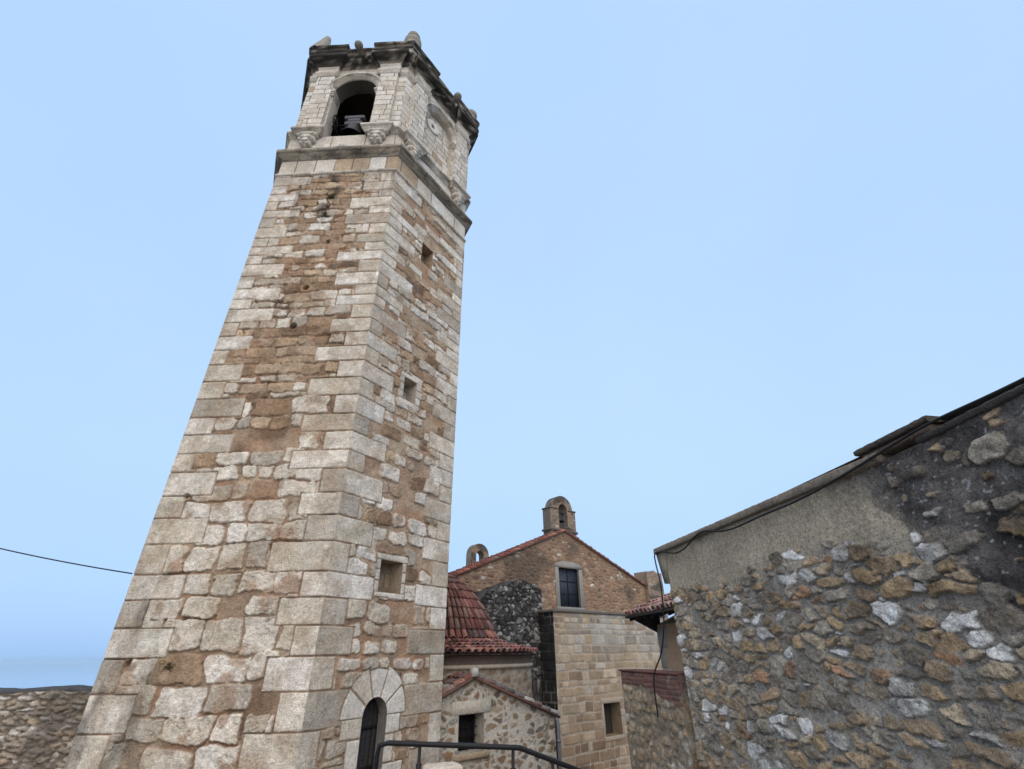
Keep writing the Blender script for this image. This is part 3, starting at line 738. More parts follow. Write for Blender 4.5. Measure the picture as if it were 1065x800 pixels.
# crowning cornice (black crust), parapet, corner pedestals
build_mould('crown_cornice', jogged(HEXB, .13, .05), [(.0, 20.28), (.06, 20.30), (.07, 20.40), (.15, 20.44), (.16, 20.52), (.27, 20.57), (.28, 20.62), (.345, 20.65), (.35, 20.84), (.30, 20.86), (.29, 20.92), (.0, 20.96)], col_crown, 26, rough=.014, block=.62)
build_mould('parapet', HEXB, [(.23, 20.88), (.23, 21.16), (.30, 21.20), (.34, 21.22), (.345, 21.36), (.30, 21.40), (-.2, 21.46)], col_crown, 27, rough=.016, block=.7)
m = MB(); m.add([q + UP * 21.0 for q in offset_ring(HEXB, .1)], [list(range(5, -1, -1))], (.2, .18, .15)); m.build('roof_slab', M_STONE, TOWER)
# pedestals wrap the corners
for i in range(6):
    p = HEXB[i]; pa, pb = HEXB[i - 1], HEXB[(i + 1) % 6]; u1, u2 = (pa - p) / np.linalg.norm(pa - p), (pb - p) / np.linalg.norm(pb - p)
    L1, L2 = 1.05, .95
    path = [p + u1 * L1 - np.cross(-u1, UP) * .3, p + u1 * L1, p, p + u2 * L2, p + u2 * L2 - np.cross(u2, UP) * .3]
    m = MB(); moulding(m, path, [(.30, 20.90), (.30, 21.44), (.35, 21.48), (.385, 21.50), (.39, 21.66), (.35, 21.70), (-.3, 21.76)], lambda a, b, c, z: lerp(col_mid(a + i, b, c, z), col_dark(a, b, c, z), sstep(21.45, 21.5, z)), closed=False, seed=60 + i, rough=.016)
    m.build('corner_pedestal', M_STONE, TOWER)
    inn = -(u1 + u2); inn = p + inn * (.10 if i == 0 else .02); q = inn + UP * 21.72
    m = MB(); g = np.array((.33, .30, .255))
    if i == 0:      # broken leaning point
        m.lathe(q, [(.36, -.1), (.34, .1), (.27, .4), (.20, .7), (.16, .92), (.13, 1.04), (.07, 1.10), (.001, 1.12)], g * 1.15, 8, vec(1, 0, .0), vec(0, 1, 0), vec(.22, -.05, 1.0))
    elif i == 1:    # carved urn with ball
        m.lathe(q, [(.36, -.1), (.36, .04), (.30, .08), (.26, .2), (.33, .36), (.36, .5), (.30, .62), (.16, .70), (.15, .74), (.24, .82), (.27, .95), (.22, 1.08), (.10, 1.15), (.001, 1.17)], g * 1.1, 18)
    else:
        m.lathe(q, [(.30, -.1), (.30, .04), (.2, .1), (.14, .22), (.12, .3), (.22, .38), (.29, .52), (.29, .64), (.22, .78), (.1, .85), (.001, .86)], g, 18)
    m.build('finial', M_STONE, TOWER)
# water spouts ending in a carved head, at the middle of two faces
for i, uc0 in ((0, 1.95), (1, 2.2)):
    a, d, n = FR[i]; p = a + d * uc0 + UP * 20.78
    m = MB(); m.tube([p - n * .2, p + n * .46 + UP * .03, p + n * .62 + UP * .08], [.12, .10, .09], (.2, .18, .15), 10)
    m.lathe(p + n * .66 + UP * .10, [(.001, -.17), (.10, -.14), (.16, -.05), (.17, .03), (.13, .12), (.06, .17), (.001, .18)], (.27, .25, .215), 14); m.build('water_spout', M_STONE, TOWER)
# recesses of the three openings of the door face
a1, d1, n1, W1 = face(1)
for k, (u0, u1, z0, z1) in enumerate(WINS):
    m = MB(); dep = (.42, .38, .40)[k]; tan = np.array(((.40, .32, .23), (.52, .46, .385), (.40, .29, .20))[k])
    for (A, Bq, nn) in (((u0, z0), (u0, z1), 0), ((u1, z0), (u1, z1), 1), ((u0, z0), (u1, z0), 2), ((u0, z1), (u1, z1), 3)):
        us = np.linspace(0, 1, 14); ws = np.linspace(.012, -dep, 10); Uq, Wq = np.meshgrid(us, ws)
        uu = A[0] + (Bq[0] - A[0]) * Uq; zz = A[1] + (Bq[1] - A[1]) * Uq
        cc = tan * (.7 + .6 * fbm(Uq + nn * 3, Wq, 5 + k, 3, 4))[..., None]
        m.grid(a1 + d1 * uu[..., None] + UP * zz[..., None] + n1 * Wq[..., None], cc)
    Uq, Zq = np.meshgrid(np.linspace(u0, u1, 24), np.linspace(z0, z1, 24))
    sdq, idq, _, _ = coursed(Uq, Zq, 55 + k, .2, .4, .3, .6, .008, .01, .02)
    cc = tan * (.75 + .5 * idq[0])[..., None] * (.8 + .4 * fbm(Uq, Zq, 8, 6, 3))[..., None]; cc = lerp(np.array((.2, .15, .1)), cc, sstep(.004, -.01, sdq))
    m.grid(a1 + d1 * Uq[..., None] + UP * Zq[..., None] - n1 * dep + n1 * (.02 * (fbm(Uq, Zq, 9, 6, 3)))[..., None], cc)
    m.build('wall_niche', M_STONE, TOWER)
# doorway: deep reveal and a weathered plank leaf
pts = [(DOOR_U - DOOR_R, -4.2), (DOOR_U - DOOR_R, -2.5), (DOOR_U - DOOR_R, DOOR_ZS)] + [(DOOR_U - DOOR_R * math.cos(math.pi * k / 20), DOOR_ZS + DOOR_R * math.sin(math.pi * k / 20)) for k in range(1, 20)] + [(DOOR_U + DOOR_R, DOOR_ZS), (DOOR_U + DOOR_R, -2.5), (DOOR_U + DOOR_R, -4.2)]
m = MB(); ds = np.linspace(.018, -.36, 8)
P = np.array([[a1 + d1 * u + UP * z + n1 * o for (u, z) in pts] for o in ds]); uu = np.cumsum([0] + [math.dist(pts[j], pts[j + 1]) for j in range(len(pts) - 1)])[None, :] + 0 * ds[:, None]
m.grid(P, np.array((.26, .24, .215)) * (.6 + .7 * fbm(uu, ds[:, None] + 0 * uu, 5, 4, 3))[..., None]); m.build('door_reveal', M_STONE, TOWER)
m = MB(); pl = []
for k in range(5):
    u0, u1 = DOOR_U - DOOR_R + k * .132, DOOR_U - DOOR_R + (k + 1) * .132 - .008
    top = ARCH_top = [DOOR_ZS + math.sqrt(max(0, DOOR_R ** 2 - (u - DOOR_U) ** 2)) for u in (u0, u1)]
    m.prism([a1 + d1 * u0 + UP * -4.0 - n1 * .22, a1 + d1 * u1 + UP * -4.0 - n1 * .22, a1 + d1 * u1 + UP * top[1] - n1 * .22, a1 + d1 * u0 + UP * top[0] - n1 * .22], -n1 * .05, (.03, .03, .03))
DOOR = m.build('door', M_WOOD, TOWER)
for z in (-1.25, -1.9):
    m = MB(); m.box(a1 - n1 * .21, d1, n1, UP, DOOR_U - .30, DOOR_U + .30, -.005, .012, z - .03, z + .03, (0, 0, 0), .004); m.build('iron_strap', M_IRON, DOOR)

# bell hanging in the open arch
bc = aL + dLf * 1.92 - nLf * .42
BELL = thing('church_bell', 'dark bronze bell with wooden yoke hanging in the open arch of the tower', 'bell', tuple(bc + UP * 16.3))
m = MB(); m.lathe(bc + dLf * .05 + UP * 16.50, [(.40, .04), (.44, .0), (.43, .05), (.37, .14), (.31, .28), (.27, .46), (.25, .62), (.20, .72), (.08, .77), (.001, .78)], (1, 1, 1), 24); m.build('bell_body', M_BRONZE, BELL, smooth=True)
m = MB(); m.box(bc, dLf, nLf, UP, -.32, .36, -.12, .12, 17.27, 17.45, (1, 1, 1), .02); m.box(bc, dLf, nLf, UP, -.22, .26, -.12, .12, 17.45, 17.62, (1, 1, 1), .02); m.box(bc, dLf, nLf, UP, -.36, .40, -.13, .13, 17.62, 17.80, (1, 1, 1), .02)
m.build('yoke', plain_mat('grey_yoke', (.10, .10, .115), .7, .1, .4), BELL)
m = MB(); m.tube([bc + dLf * -.83 + UP * 17.36, bc + dLf * .83 + UP * 17.36], .035, (1, 1, 1)); m.build('axle', M_IRON, BELL)
m = MB(); wc = bc - dLf * .62 + UP * 17.36
m.tube([wc + .36 * (math.cos(t) * nLf + math.sin(t) * UP) for t in np.linspace(0, 2 * math.pi, 25)], .04, (1, 1, 1), 6)
for t in (0, 1, 2): m.tube([wc + .36 * (math.cos(t * 1.05) * nLf + math.sin(t * 1.05) * UP), wc - .36 * (math.cos(t * 1.05) * nLf + math.sin(t * 1.05) * UP)], .02, (1, 1, 1), 5)
m.build('rope_wheel', M_IRON, BELL)
m = MB(); m.tube([bc + UP * 17.0, bc + UP * 16.5], [.02, .02], (1, 1, 1), 6); m.lathe(bc + UP * 16.45, [(.001, -.07), (.06, -.03), (.06, .03), (.001, .07)], (1, 1, 1), 10); m.build('clapper', M_IRON, BELL)

# dry weeds rooted in the joints
a0, d0, n0, W0 = face(0)
for (f, u, z, s, lab) in ((0, 2.05, 12.75, .30, 'dry weed tuft in the tower face just under the cornice, upper one'), (0, 2.02, 11.95, .26, 'dark weed tuft in the tower face below the upper tuft'),
                          (0, 1.30, -.12, .15, 'small grey weed in a joint low on the left tower face'), (0, 1.98, 15.35, .18, 'small weed tuft on the ledge above the tower cornice')):
    m = MB(); rngw = np.random.RandomState(int(z * 10) + 50)
    for k in range(46):
        p = a0 + d0 * (u + rngw.normal(0, s * .16)) + UP * (z + rngw.normal(0, .03)) + n0 * .01
        t = n0 * rngw.uniform(.1, .5) * s + d0 * rngw.normal(0, .45) * s + UP * rngw.uniform(-.35, .7) * s
        m.tube([p, p + t * .55, p + t + UP * -.12 * s], [.006, .005, .002], (1, 1, 1), 4, False)
    o = m.build('weed', M_WEED); tag(o, lab, 'weed', 'weeds rooted in the tower')

# ================================================================== shared wall and roof helpers
def slab_wall(m, P0, d, n, W, zf, res, pat, thick=.5, z0=-6, zres=None, mask=None, coarse_below=None, back=True, cap_col=None, snaps=None):
    """a wall on the line P0 + d*u (n outward), relief and colour from pat(U, Z); its top edge is zf(u)"""
    us = np.linspace(0, W, max(3, int(W / res)))
    if snaps: us = snap(us, snaps)
    zt = zf(us); nz = max(6, int((zt.max() - (coarse_below if coarse_below is not None else z0)) / (zres or res)))
    lo = coarse_below if coarse_below is not None else z0
    t = np.linspace(0, 1, nz); Z = lo + (zt[None, :] - lo) * t[:, None]
    if coarse_below is not None: Z = np.concatenate([np.linspace(z0, lo, 12)[:-1, None] + 0 * Z[:1], Z], 0)
    U = np.broadcast_to(us[None, :], Z.shape).copy()
    h, col = pat(U, Z); e = np.minimum(np.minimum(U, W - U), zt[None, :] - Z); h = h * sstep(0, .05, e)
    mk = None
    if mask is not None:
        uc, zc = (U[:-1, :-1] + U[1:, 1:]) / 2, (Z[:-1, :-1] + Z[1:, 1:]) / 2; mk = ~mask(uc, zc)
    m.grid(P0 + d * U[..., None] + n * h[..., None] + UP * Z[..., None], np.clip(col, .008, .9), mk)
    if back:                                       # top, ends and back
        us2 = us[::max(1, len(us) // 40)]; us2 = np.append(us2, W) if us2[-1] != W else us2; z2 = zf(us2)
        cc = np.array(cap_col if cap_col is not None else col.mean((0, 1)))
        A = P0 + d * us2[:, None] + UP * z2[:, None]; Bq = A - n * thick; Cq = Bq.copy(); Cq[:, 2] = z0
        m.grid(np.stack([A, Bq, Cq], 0), cc)
        for k, fl in ((0, True), (-1, False)):
            zz = np.linspace(z0, z2[k], 40); ww = np.linspace(0, -thick, max(3, int(thick / .06))); Wq, Zq = np.meshgrid(ww, zz)
            hh, c2 = pat(Wq + (50 if k else 20), Zq)
            m.grid(P0 + d * us2[k] + n * Wq[..., None] + UP * Zq[..., None], np.clip(c2, .008, .9), flip=fl)
def roof_tiles(m, S_, ncol, nrow, rad_f, col_seed=1, length=None, overlap=.12, pal=None, lift=.02):
    """barrel tiles over a surface: S_(a, b) -> point, across, normal; a in 0..ncol, b in 0..nrow (0 = eave)"""
    rng = np.random.RandomState(col_seed); seg = 6; V = []; F = []; Cc = []; n = 0
    pal = pal or [(.30, .115, .085), (.25, .09, .07), (.35, .15, .11), (.22, .085, .07), (.28, .14, .11)]
    for a in range(ncol):
        for b in range(nrow):
            c = np.array(pal[rng.randint(len(pal))]) * rng.uniform(.62, 1.3)
            if rng.rand() < .07: c = c * .35 + np.array((.17, .155, .135)) * .65
            ph = rng.normal(0, .05); rings = []
            for e_, (bb, sc, up) in enumerate(((b, 1.0, lift), (b + 1 + overlap, .82, -.004))):
                p, ac, nr = S_(a + .5 + ph * (1 - e_), bb); r = rad_f(bb) * sc
                p = p + nr * (up + rng.uniform(-.010, .010))
                for q in (1.0, .80):
                    rings.append([p + r * q * (math.cos(math.pi * k / seg) * -ac + math.sin(math.pi * k / seg) * nr * .95) for k in range(seg + 1)])
            w = seg + 1
            V += [v for rg in rings for v in rg]; Cc += [c] * (4 * w)
            for k in range(seg):
                F.append([n + k, n + k + 1, n + 2 * w + k + 1, n + 2 * w + k][::-1]); F.append([n + w + k, n + w + k + 1, n + k + 1, n + k][::-1])
                F.append([n + 3 * w + k, n + 3 * w + k + 1, n + w + k + 1, n + w + k][::-1])
            n += 4 * w
    m.add(np.array(V), np.array(F)[:, ::-1], np.array(Cc))
def plane_tiles(m, O, ac, dn, nr, width, length, colw=.22, row=.36, seed=1, pal=None, slab=.05, slab_col=(.13, .07, .055)):
    """tiles on a flat slope from the eave point O: ac across, dn up the slope, nr normal"""
    nc, nr_ = max(1, round(width / colw)), max(1, round(length / row)); cw, rw = width / nc, length / nr_
    roof_tiles(m, lambda a, b: (O + ac * (a * cw) + dn * (b * rw), ac, nr), nc, nr_, lambda b: cw * .47, seed, pal=pal)
    m.box(O, ac, dn, nr, 0, width, -.02, length, -slab, -.004, slab_col)
def recess(m, P0, d, n, u0, u1, z0, z1, dep, col, seed=1, back=None):
    for (A, Bq) in (((u0, z0), (u0, z1)), ((u1, z0), (u1, z1)), ((u0, z0), (u1, z0)), ((u0, z1), (u1, z1))):
        Uq, Wq = np.meshgrid(np.linspace(0, 1, 12), np.linspace(.004, -dep, 8)); uu = A[0] + (Bq[0] - A[0]) * Uq; zz = A[1] + (Bq[1] - A[1]) * Uq
        m.grid(P0 + d * uu[..., None] + UP * zz[..., None] + n * Wq[..., None], np.array(col) * (.7 + .6 * fbm(uu + Wq, zz + Wq, seed, 4, 4))[..., None])
    if back is not None:
        Uq, Zq = np.meshgrid(np.linspace(u0, u1, 8), np.linspace(z0, z1, 8)); m.grid(P0 + d * Uq[..., None] + UP * Zq[..., None] - n * dep, back)

# ================================================================== CHURCH
AZC = rad(50); dC = dirv(AZC); eC = dirv(AZC - rad(90)); nC = -eC        # front runs away to the right
P0C = vec(1.65, 23.0, 0)
CHURCH = thing('church', 'stone church with gabled front, slate-blue window and bell gable, behind the tower', 'church', (3.6, 26, -5.6))
def pat_tanblock(U, Z):
    sd, ids, cu, cv = coursed(U, Z, 501, .20, .42, .20, .95, .016, .05, .055, 1.2, .02); st = sstep(.004, -.025, sd + .05 * (fbm(U, Z, 502, 6, 3) - .5))
    h = -.012 + (.012 + .022 * ids[2] + .03 * (fbm(U, Z, 503, 5, 4) - .5)) * st
    c = pick(ids[0], [(.43, .325, .22), (.37, .275, .185), (.49, .395, .29), (.28, .20, .14), (.52, .46, .38)], [4, 3, 2.5, 1.2, 1])
    c = c * (.8 + .4 * ids[1])[..., None]
    up = sstep(-.4, .6, cv + .8 * (fbm(U, Z, 504, .6, 3) - .5)) * sstep(.5, 1.8, cu)
    c = lerp(c, pick(ids[4], [(.44, .41, .36), (.36, .33, .285), (.50, .47, .42), (.28, .25, .21)], [3, 2, 2, 1]), up * (ids[5] < .92))
    low = sstep(-1.5, -3, cv); c = lerp(c, c * np.array((.82, .76, .72)), low)
    c = c * (.75 + .5 * fbm(U, Z, 505, 3, 4))[..., None]
    mo = lerp(np.array((.52, .45, .36)), np.array((.34, .27, .20)), fbm(U, Z, 506, 1, 3))
    return h, lerp(mo, c, st)
def pat_blackface(U, Z):
    sd, ids, cu, cv = coursed(U, Z, 511, .30, .42, .35, .7, .014, .02, .03, 1.6, .01); st = sstep(.004, -.025, sd)
    h = -.012 + (.012 + .02 * ids[2] + .03 * (fbm(U, Z, 513, 5, 4) - .5)) * st
    c = pick(ids[0], [(.035, .034, .035), (.05, .048, .045), (.028, .028, .03)], [2, 1, 1]) * (.6 + .8 * fbm(U, Z, 514, 3, 4))[..., None]
    mo = np.array((.15, .145, .14)) * (.3 + 1.2 * sstep(.35, .65, fbm(U, Z, 515, 1.2, 3)))[..., None]
    return h, lerp(mo, c, st)
def pat_gable(U, Z):
    sd, ids, cu, cv = rubble(U, Z, 521, .34, .17, .014, .32, .14, .4, .9); st = sstep(.004, -.03, sd + .05 * (fbm(U, Z, 522, 6, 3) - .5))
    h = -.01 + (.01 + .025 * ids[2] + .03 * (fbm(U, Z, 523, 5, 4) - .5)) * st
    c = pick(ids[0], [(.36, .22, .14), (.29, .175, .115), (.42, .285, .185), (.22, .14, .10), (.62, .56, .47)], [4, 3, 2.4, 2, .6]) * (.8 + .4 * ids[1])[..., None]
    c = c * (.75 + .5 * fbm(U, Z, 525, 3, 4))[..., None]
    mo = np.array((.31, .215, .15)) * (.75 + .5 * fbm(U, Z, 526, 2, 4))[..., None]
    c = lerp(mo, c, st); st2 = sstep(.56, .72, fbm(U, Z, 527, .5, 4)); c = lerp(c, np.array((.09, .075, .06)), st2 * .6)
    return h, c
def pat_lichen(U, Z):
    sd, ids, cu, cv = rubble(U, Z, 531, .24, .17, .008, .34, .1, .5, .95); st = sstep(.004, -.02, sd + .07 * (fbm(U, Z, 532, 7, 3) - .5))
    h = -.02 + (.02 + .05 * ids[2] + .04 * (fbm(U, Z, 533, 5, 4) - .5)) * st
    c = pick(ids[0], [(.055, .051, .048), (.085, .079, .073), (.125, .118, .11), (.28, .27, .255), (.19, .175, .16)], [3, 3, 2.4, .7, 1.2]) * (.6 + .8 * fbm(U, Z, 534, 6, 4))[..., None]
    c = lerp(c, np.array((.45, .445, .43)), sstep(.63, .70, fbm(U, Z, 535, 7, 3)) * .8)
    return h, lerp(np.array((.035, .034, .034)), c, st)
k_ = 1.353
# --- projecting annex (tan ashlar block)
WB = (2.75, 3.86, -3.12, -1.95)
m = MB(); slab_wall(m, P0C, dC, nC, 8.2, lambda u: 1.57 + 0 * u, .03, pat_tanblock, z0=-6.2, back=False, mask=lambda u, z: (u > WB[0]) & (u < WB[1]) & (z > WB[2]) & (z < WB[3]), snaps=WB[:2])
ob = m.build('annex_wall', M_RUBBLE, CHURCH, smooth=True)
m = MB(); slab_wall(m, P0C + eC * 1.9, -eC, -dC, 1.9, lambda u: 1.57 + 0 * u, .035, pat_blackface, z0=-6.2, back=False)
o = m.build('annex_side', M_RUBBLE, CHURCH, smooth=True); o['label'] = 'black-stained side wall of the annex'
m = MB(); m.box(P0C, dC, eC, UP, -.10, 8.3, -.10, 2.0, 1.57, 1.68, (.15, .135, .12), .02); m.build('ledge', M_STONE, CHURCH)
m = MB(); recess(m, P0C, dC, nC, *WB, .55, (.30, .225, .15), 3, (.05, .045, .04))
m.box(P0C, dC, nC, UP, WB[0] - .14, WB[0], -.05, .02, WB[2] - .05, WB[3] + .02, (.40, .33, .25), .01); m.box(P0C, dC, nC, UP, WB[0] - .18, WB[1] + .2, -.05, .025, WB[3] + .0, WB[3] + .2, (.42, .35, .27), .012)
m.box(P0C, dC, nC, UP, WB[0] - .14, WB[1] + .1, -.05, .03, WB[2] - .16, WB[2], (.40, .33, .25), .012)
WIN2 = m.build('annex_window', M_STONE, CHURCH)
# --- gable wall
GO = P0C + eC * 1.9
GL, GP, GRt = (-4.0, 2.92), (3.0, 5.75), (9.36, 3.45)
def gable_top(u):
    u = u - 4.2; return np.where(u < GP[0], GL[1] + (u - GL[0]) * (GP[1] - GL[1]) / (GP[0] - GL[0]), GP[1] + (u - GP[0]) * (GRt[1] - GP[1]) / (GRt[0] - GP[0]))
GS = GO - dC * 4.2; GWIN = (2.36, 3.86, 2.0, 3.86)
gw = tuple(v + 4.2 for v in GWIN[:2])
m = MB(); slab_wall(m, GS, dC, nC, 13.7, gable_top, .032, pat_gable, thick=.9, z0=-6.2, coarse_below=1.4, mask=lambda u, z: (u > gw[0]) & (u < gw[1]) & (z > GWIN[2]) & (z < GWIN[3]), snaps=list(gw) + [7.2])
m.build('gable_wall', M_RUBBLE, CHURCH, smooth=True)
# nave behind it
m = MB()
for (u0, u1) in ((.4, 13.3),):
    zl = lambda u: float(gable_top(np.array(u))) - .75
    prof = [(u0, -6.2), (u1, -6.2), (u1, zl(u1)), (7.2, zl(7.2)), (u0, zl(u0))]
    m.prism([GS + dC * u + UP * z + eC * .9 for u, z in prof], eC * 13, (.27, .19, .125))
m.build('nave', M_RUBBLE, CHURCH)
# window of the gable: stone frame, slate-blue leaf divided by bars
m = MB(); fr = (.31, .295, .27)
for (a_, b_, c_, d_) in ((-.24, 0, -.22, .0), (0, 0, 0, 0)):
    pass
m.box(GO, dC, nC, UP, GWIN[0] - .26, GWIN[0], -.06, .05, GWIN[2], GWIN[3], fr, .012); m.box(GO, dC, nC, UP, GWIN[1], GWIN[1] + .26, -.06, .05, GWIN[2], GWIN[3], fr, .012)
m.box(GO, dC, nC, UP, GWIN[0] - .28, GWIN[1] + .28, -.06, .07, GWIN[2] - .14, GWIN[2], fr, .012)
arc = [(GWIN[0] - .26, GWIN[3]), (GWIN[1] + .26, GWIN[3])] + [(3.11 + 1.01 * math.cos(t) * 1.0, GWIN[3] + .10 + .24 * math.sin(t)) for t in np.linspace(0, math.pi, 13)]
m.prism([GO + dC * u + UP * z + nC * .05 for u, z in arc], -nC * .11, fr); WF = m.build('window_frame', M_STONE, CHURCH)
m = MB(); recess(m, GO, dC, nC, *GWIN, .18, (.22, .21, .19), 4); m.build('window_reveal', M_STONE, WF)
m = MB(); m.box(GO, dC, nC, UP, GWIN[0], GWIN[1], -.17, -.13, GWIN[2], GWIN[3], (1, 1, 1)); PANE = m.build('window_shutter', M_SLATE, WF)
m = MB()
for u in (GWIN[0] + .03, (GWIN[0] + GWIN[1]) / 2, GWIN[1] - .03): m.box(GO, dC, nC, UP, u - .03, u + .03, -.13, -.095, GWIN[2], GWIN[3], (1, 1, 1), .005)
for z in np.linspace(GWIN[2] + .04, GWIN[3] - .04, 4): m.box(GO, dC, nC, UP, GWIN[0], GWIN[1], -.13, -.10, z - .025, z + .025, (1, 1, 1), .005)
m.build('window_bars', M_IRON, WF)
# raking tile coping over the thick gable
m = MB()
for side in (0, 1):
    pe = GS + dC * (0 if side == 0 else 13.7) ; ze = float(gable_top(np.array(0.0 if side == 0 else 13.7)))
    pa = GS + dC * 7.2; E_ = pe + UP * (ze + .06) + nC * .10; Tp = pa + UP * (GP[1] + .06) + nC * .10
    up = Tp - E_; L0 = np.linalg.norm(up); up = up / L0; ac = eC if side == 0 else eC
    nr = np.cross(ac, up); nr = nr if nr[2] > 0 else -nr
    plane_tiles(m, E_, ac, up, nr, 1.15, L0, .23, .36, 5 + side, slab=.07)
m.build('coping_tiles', M_TILE, CHURCH)
# --- bell gable on the apex
def pat_cote(U, Z):
    h, c = pat_gable(U, Z); c = lerp(c, np.array((.32, .27, .215)), .72 * (.4 + .6 * fbm(U, Z, 541, 1.5, 3))); return h, lerp(c, np.array((.06, .055, .05)), sstep(.50, .68, fbm(U, Z, 542, 1.2, 4)) * .8)
def bell_gable(name, O, d, n, hw, z0, zs, ow, oz0, ozs, th, shoulders, parent):
    """slab with a round head and an arched opening; u is measured from its axis"""
    outer = [(-hw, z0), (hw, z0), (hw, zs)] ; R = hw * (1.0 if not shoulders else .80)
    outer += [(R * math.cos(t), zs + R * .98 * math.sin(t)) for t in np.linspace(0, math.pi, 25)] + [(-hw, zs)]
    us = np.linspace(-hw, hw, int(2 * hw / .03)); zs_ = np.arange(z0, zs + R + .02, .03); U, Z = np.meshgrid(us, zs_)
    top = np.where(np.abs(us) < R, zs + .98 * np.sqrt(np.maximum(0, R * R - us ** 2)), zs)
    t = np.linspace(0, 1, len(zs_)); Z = z0 + (top[None, :] - z0) * t[:, None]; U = np.broadcast_to(us[None, :], Z.shape)
    op = lambda u, z: ((np.abs(u) < ow) & (z > oz0) & (z < ozs)) | ((z >= ozs) & (np.hypot(u, z - ozs) < ow))
    h, col = pat_cote(U + 3, Z); uc, zc = (U[:-1, :-1] + U[1:, 1:]) / 2, (Z[:-1, :-1] + Z[1:, 1:]) / 2
    mk = ~op(uc, zc); m = MB(); h = h * sstep(0, .06, np.minimum(hw - np.abs(U), top[None] - Z))
    m.grid(O + d * U[..., None] + UP * Z[..., None] + n * h[..., None], np.clip(col, .01, .9), mk)
    m.grid(O + d * U[..., None] + UP * Z[..., None] - n * (th + h)[..., None], np.clip(col, .01, .9), mk, flip=True)
    edge = [(-hw, z) for z in np.linspace(z0, zs, 12)] + [(u, float(zt)) for u, zt in zip(us, top)] + [(hw, z) for z in np.linspace(zs, z0, 12)]
    ww = np.linspace(0, -th, 8); P = np.array([[O + d * u + UP * z + n * w for u, z in edge] for w in ww]); uu = np.arange(len(edge))[None, :] * .05 + 0 * ww[:, None]
    cc = lerp(np.array((.20, .17, .14)), np.array((.06, .055, .05)), sstep(.4, .6, fbm(uu, ww[:, None] + 0 * uu, 7, 2, 4))); m.grid(P, cc, flip=False)
    ins = [(-ow, z) for z in np.linspace(oz0, ozs, 8)] + [(-ow * math.cos(t), ozs + ow * math.sin(t)) for t in np.linspace(.1, math.pi - .1, 14)] + [(ow, z) for z in np.linspace(ozs, oz0, 8)] + [(0, oz0), (-ow, oz0)]
    P = np.array([[O + d * u * .99 + UP * z + n * w for u, z in ins] for w in np.linspace(.02, -th - .02, 8)]); m.grid(P, (.24, .2, .16), flip=True)
    # raised rim of the opening hides nothing: a thin voussoir ring, and a string at the springing
    for s in (0, -1):
        pass
    if shoulders:
        for sd_ in (-1, 1): m.box(O, d, n, UP, sd_ * (hw + .05) if sd_ < 0 else ow + .08, -ow - .08 if sd_ < 0 else hw + .05, -th - .05, .05, zs - .04, zs + .04, (.17, .15, .125), .02)
        m.box(O, d, n, UP, -hw - .08, hw + .08, -th - .07, .07, oz0 - .22, oz0 - .10, (.15, .13, .11), .02)
    return m.build(name, M_RUBBLE, parent)
bg_o = GO + dC * 3.14 - nC * .15
bell_gable('bell_gable', bg_o, dC, nC, .98, 5.0, 7.0, .33, 5.98, 6.98, .6, True, CHURCH)
bell_gable('old_bell_gable', P0C + eC * 8.1 + dC * 1.86, dC, nC, .68, 1.5, 5.3, .30, 4.35, 5.25, .5, False, CHURCH)
bcc = bg_o - nC * .31
BELL2 = thing('small_bell', 'small dark bell hanging in the bell gable on the church roof', 'bell', tuple(bcc + UP * 6.3))
m = MB(); m.lathe(bcc + UP * 6.38, [(.26, .02), (.28, .0), (.27, .04), (.21, .14), (.17, .3), (.14, .4), (.06, .45), (.001, .455)], (1, 1, 1), 18); m.build('bell_body', M_BRONZE, BELL2, smooth=True)
m = MB(); m.box(bcc, dC, nC, UP, -.36, .36, -.06, .06, 6.80, 6.92, (1, 1, 1), .01); m.build('yoke', M_WOOD, BELL2)
# --- stone stump at the right end of the gable
m = MB(); slab_wall(m, GO + dC * 9.55 + nC * .25, dC, nC, 1.55, lambda u: 4.32 - .25 * np.abs(np.sin(u * 4)) * .4 - .18 * (u - .8) ** 2, .035, pat_cote, thick=.9, z0=-6.2, coarse_below=1.2); m.build('pier', M_RUBBLE, CHURCH, smooth=True)
# --- lichened buttress left of the annex
BO = P0C + eC * .95
bt = lambda u: np.interp(u, [0, .9, 2.6, 3.3, 4.0], [1.75, 2.35, 2.92, 2.84, 2.62]) + .05 * np.sin(u * 9)
m = MB(); slab_wall(m, BO - dC * 3.75, dC, nC, 4.0, bt, .028, pat_lichen, thick=1.0, z0=-6.2, coarse_below=-1.0)
o = m.build('buttress', M_RUBBLE, CHURCH, smooth=True); o['label'] = 'rubble buttress black with lichen and white spots'
# downpipe-like seam is not part of the church; see the small chapel

# ================================================================== DOMED CHAPEL
D0 = vec(-2.74, 17.4, 0)
DOME = thing('domed_chapel', 'round stone chapel under a red tiled dome with flared eaves, right of the tower', 'chapel', (-2.74, 17.4, -5))
def pat_drum(U, Z):
    sd, ids, cu, cv = rubble(U, Z, 551, .36, .24, .022); st = sstep(.004, -.035, sd + .03 * (fbm(U, Z, 552, 7, 3) - .5))
    h = -.012 + (.012 + .03 * ids[2] + .03 * (fbm(U, Z, 553, 5, 4) - .5)) * st
    c = pick(ids[0], [(.25, .175, .115), (.20, .135, .09), (.31, .235, .165), (.36, .31, .25)], [3, 3, 2, 1]) * (.75 + .5 * fbm(U, Z, 555, 3, 4))[..., None]
    return h, lerp(np.array((.38, .32, .25)) * (.7 + .6 * fbm(U, Z, 556, 2, 3))[..., None], c, st)
RD = 3.2
th = np.linspace(-math.pi * .95, math.pi * .45, 380); zz = np.linspace(-6, -.30, 150); T, Z = np.meshgrid(th, zz); h, col = pat_drum(T * RD, Z); rr = RD + h
